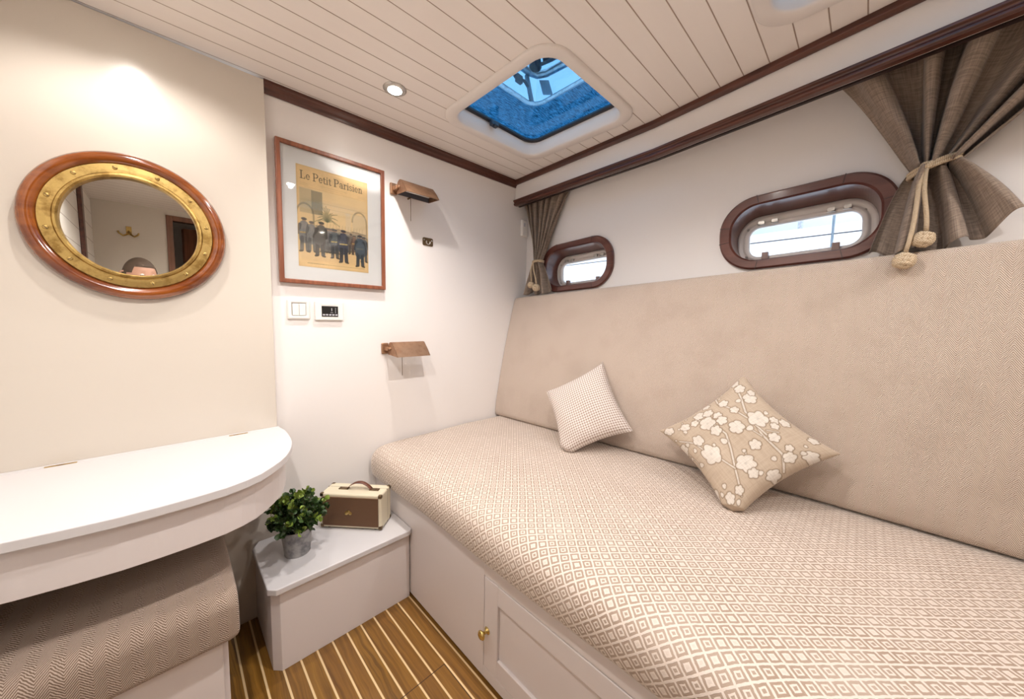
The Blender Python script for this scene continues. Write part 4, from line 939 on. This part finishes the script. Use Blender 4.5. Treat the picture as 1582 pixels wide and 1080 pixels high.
def monkey(m, c, r, seed=0):
    c = Vector(c); rr_ = random.Random(seed)
    axs = [Vector((1, .2, .1)).normalized(), Vector((-.1, 1, .3)).normalized(), Vector((.2, -.2, 1)).normalized()]
    for ax in axs:
        u_ = ax.orthogonal().normalized(); v_ = ax.cross(u_)
        for o_ in (-.5, 0, .5):
            R = r*math.sqrt(max(.1, 1-(o_*.8)**2))*.82
            m.tube([c+ax*o_*r*.95+(u_*math.cos(a)+v_*math.sin(a)*.92)*R for a in [2*PI*k_/20 for k_ in range(20)]], r*.27, 8, closed=True)
def tieback(yc_, ztie, halfy, halfx, x0, ends, rr, label, tilt=0.0):
    o = thing('rope_tieback', (x0, yc_, ztie), label, 'rope tieback', 'rope tiebacks on the curtains')
    m = MB()
    for dz in (-rr*.9, rr*.9):
        m.tube([(x0+halfx*math.cos(a), yc_+halfy*math.sin(a), ztie+dz-tilt*math.sin(a)*halfy) for a in [2*PI*k_/28 for k_ in range(28)]], rr, 10, closed=True)
    m.build('loop', M['rope'], o)
    kn = (x0-halfx-rr*.6, yc_+halfy*.35, ztie-rr*.5)
    m = MB(); 
    for q in range(2): m.tube([(kn[0]+rr*1.1*math.cos(a)*(1 if q else .6), kn[1]+rr*1.5*math.sin(a), kn[2]+rr*1.2*math.cos(a+q)) for a in [2*PI*k_/14 for k_ in range(14)]], rr*.95, 8, closed=True)
    m.build('knot', M['rope'], o)
    for i, (ex, ey, ez, kr) in enumerate(ends):
        P = []
        for k_ in range(9):
            f_ = k_/8; P.append((kn[0]+(ex-kn[0])*f_-.010*math.sin(PI*f_), kn[1]+(ey-kn[1])*(f_**.8)+.004*math.sin(5*f_+i), kn[2]+(ez+kr-kn[2])*f_))
        cdo = MB().tube(P, rr*.95, 10).build('cord', M['rope'], o)
        m = MB(); monkey(m, (ex, ey, ez), kr, i); m.build('monkey_fist_knot', M['rope'], cdo)
    return o
tieback(1.447, .360, .034, .030, 1.645, [(1.600, 1.462, .215, .019), (1.595, 1.415, .196, .021)], .0042, 'thin pale rope tieback with two ball knots on the far left curtain')
tieback(-.106, .463, .047, .040, 1.595, [(1.535, -.098, .250, .022), (1.522, -.066, .192, .023)], .0055, 'thick hemp rope tieback with two ball knots on the right curtain', tilt=.35)
TB = [o for o in C.objects if o.name.startswith('rope_tieback')]

# ------------------------------------------------------------------ coat hook on the rear wall (seen in the mirror)
hk = thing('coat_hook', (-.19, YB, .58), 'double brass coat hook on the rear wall, seen in the mirror', 'hook')
MB().box(-.205, -.175, YB, YB+.005, .60, .665).build('plate', M['brass'], hk, bevel=.002)
for s_ in (-1, 1): MB().tube([(-.19, YB+.004, .63), (-.19+s_*.012, YB+.02, .60), (-.19+s_*.03, YB+.045, .585), (-.19+s_*.05, YB+.055, .60), (-.19+s_*.055, YB+.055, .615)], .006, 8).build('prong', M['brass'], hk)

# ------------------------------------------------------------------ person behind the camera (only the crown shows in the mirror)
pe = thing('person', (-.12, -.50, FZ), 'person with short brown hair and grey shirt, crown visible in the mirror', 'person')
J = {'pel': (-.13, -.66, -.22, .12), 'sp': (-.13, -.60, -.05, .115), 'ch': (-.13, -.52, .08, .13), 'ne': (-.13, -.45, .16, .055), 'hd0': (-.13, -.42, .20, .052),
     'sl': (-.26, -.52, .10, .055), 'el': (-.29, -.46, -.13, .042), 'wl': (-.20, -.26, -.16, .028), 'hl': (-.15, -.20, -.15, .026),
     'sr': (.00, -.52, .10, .055), 'er': (.03, -.46, -.13, .042), 'wr': (-.05, -.26, -.16, .028), 'hr': (-.09, -.20, -.15, .026),
     'hpl': (-.21, -.66, -.28, .09), 'kl': (-.22, -.55, -.66, .06), 'al': (-.22, -.66, -1.08, .042), 'tl': (-.23, -.53, -1.135, .033),
     'hpr': (-.05, -.66, -.28, .09), 'kr': (-.04, -.55, -.66, .06), 'ar': (-.04, -.66, -1.08, .042), 'tr': (-.03, -.53, -1.135, .033)}
EDG = [('pel', 'sp'), ('sp', 'ch'), ('ch', 'ne'), ('ne', 'hd0'), ('ch', 'sl'), ('sl', 'el'), ('el', 'wl'), ('wl', 'hl'), ('ch', 'sr'), ('sr', 'er'), ('er', 'wr'), ('wr', 'hr'),
       ('pel', 'hpl'), ('hpl', 'kl'), ('kl', 'al'), ('al', 'tl'), ('pel', 'hpr'), ('hpr', 'kr'), ('kr', 'ar'), ('ar', 'tr')]
extra = []
for hnd, s_ in (('hl', 1), ('hr', -1)):
    hx, hy, hz, _ = J[hnd]
    for k_, (dx, L_) in enumerate(((-.022, .045), (-.008, .055), (.007, .052), (.020, .042))):
        J[hnd+'f%d' % k_] = (hx+dx*.6, hy+.045, hz+.005, .0085); J[hnd+'g%d' % k_] = (hx+dx*.8, hy+.045+L_*.5, hz-.015, .0075); EDG += [(hnd, hnd+'f%d' % k_), (hnd+'f%d' % k_, hnd+'g%d' % k_)]
    J[hnd+'t'] = (hx+s_*.03, hy+.02, hz+.012, .009); J[hnd+'u'] = (hx+s_*.038, hy+.045, hz+.012, .008); EDG += [(hnd, hnd+'t'), (hnd+'t', hnd+'u')]
keys = list(J); me = bpy.data.meshes.new('body')
pl_o = Vector(pe['_o'])
me.from_pydata([(Vector(J[k_][:3])+Vector((0, 0, K))-pl_o)[:] for k_ in keys], [(keys.index(a), keys.index(b)) for a, b in EDG], [])
bo = bpy.data.objects.new('body', me); C.objects.link(bo); bo.parent = pe; me.materials.append(M['shirt'])
sk = bo.modifiers.new('skin', 'SKIN'); 
for i, k_ in enumerate(keys): me.skin_vertices[0].data[i].radius = (J[k_][3],)*2
me.skin_vertices[0].data[0].use_root = True
ss = bo.modifiers.new('sub', 'SUBSURF'); ss.levels = ss.render_levels = 2
# head with face, turned along the view direction
HC = Vector((-.125, -.385, .245)); hf = Vector((.45, .85, -.05)).normalized(); hs = Vector((hf.y, -hf.x, 0)).normalized(); hu = hs.cross(hf).normalized()
def head_pt(a, b, grow=0.0):   # a longitude from the face, b latitude
    ca, sa = math.cos(b), math.sin(b); fx, sx_ = math.cos(a)*ca, math.sin(a)*ca
    R = Vector((fx*.096, sx_*.076, sa*.118))
    if sa < 0: R.y *= 1-.28*sa*sa; R.x *= 1+(.05 if fx > 0 else -.25*sa*sa)
    if fx > .8 and abs(sx_) < .18 and -.35 < sa < .05: R.x += .020*(1-abs(sx_)/.18)*(1-abs(sa+.2)/.25 if abs(sa+.2) < .25 else 0)
    if fx > .7 and abs(abs(sx_)-.38) < .14 and abs(sa-.08) < .12: R.x -= .006
    if fx > .8 and abs(sx_) < .3 and abs(sa+.5) < .06: R.x += .004
    R *= 1+grow; return HC+hf*R.x+hs*R.y+hu*R.z
hdm = MB(); hdm.grid([[head_pt(2*PI*i/48, -PI/2*.98+PI*.98*j/32) for i in range(48)] for j in range(33)], closeu=True, capa=True, capb=True); hdo = hdm.build('head', M['skin'], pe)
hm = MB(); rows = []
for j in range(17):
    row = []
    for i in range(48):
        a = 2*PI*i/48; lim = .52 if math.cos(a) > .55 else (.15 if math.cos(a) > .1 else -.45)
        b_ = lim+(PI/2*.99-lim)*j/16; row.append(head_pt(a, b_, .07 if j else .0))
    rows.append(row)
hm.grid(rows, closeu=True, capb=True); hm.build('hair', M['hair'], hdo)
for s_ in (-1, 1):
    m = MB(); e_ = HC+hs*s_*.078-hf*.005; m.tube([e_+hu*.026-hf*.004, e_+hs*s_*.014+hu*.020-hf*.014, e_+hs*s_*.014-hu*.008-hf*.012, e_-hu*.026], .006, 8); m.build('ear', M['skin'], hdo)
    m = MB(); m.lathe([(0, .011), (.008, .008), (.011, 0)], tuple(HC+hf*.083+hs*s_*.030+hu*.010-Vector((0, 0, .004))), 12); m.build('eye', M['plastic'], hdo)

for o in bpy.data.objects:
    if '_o' in o: del o['_o']
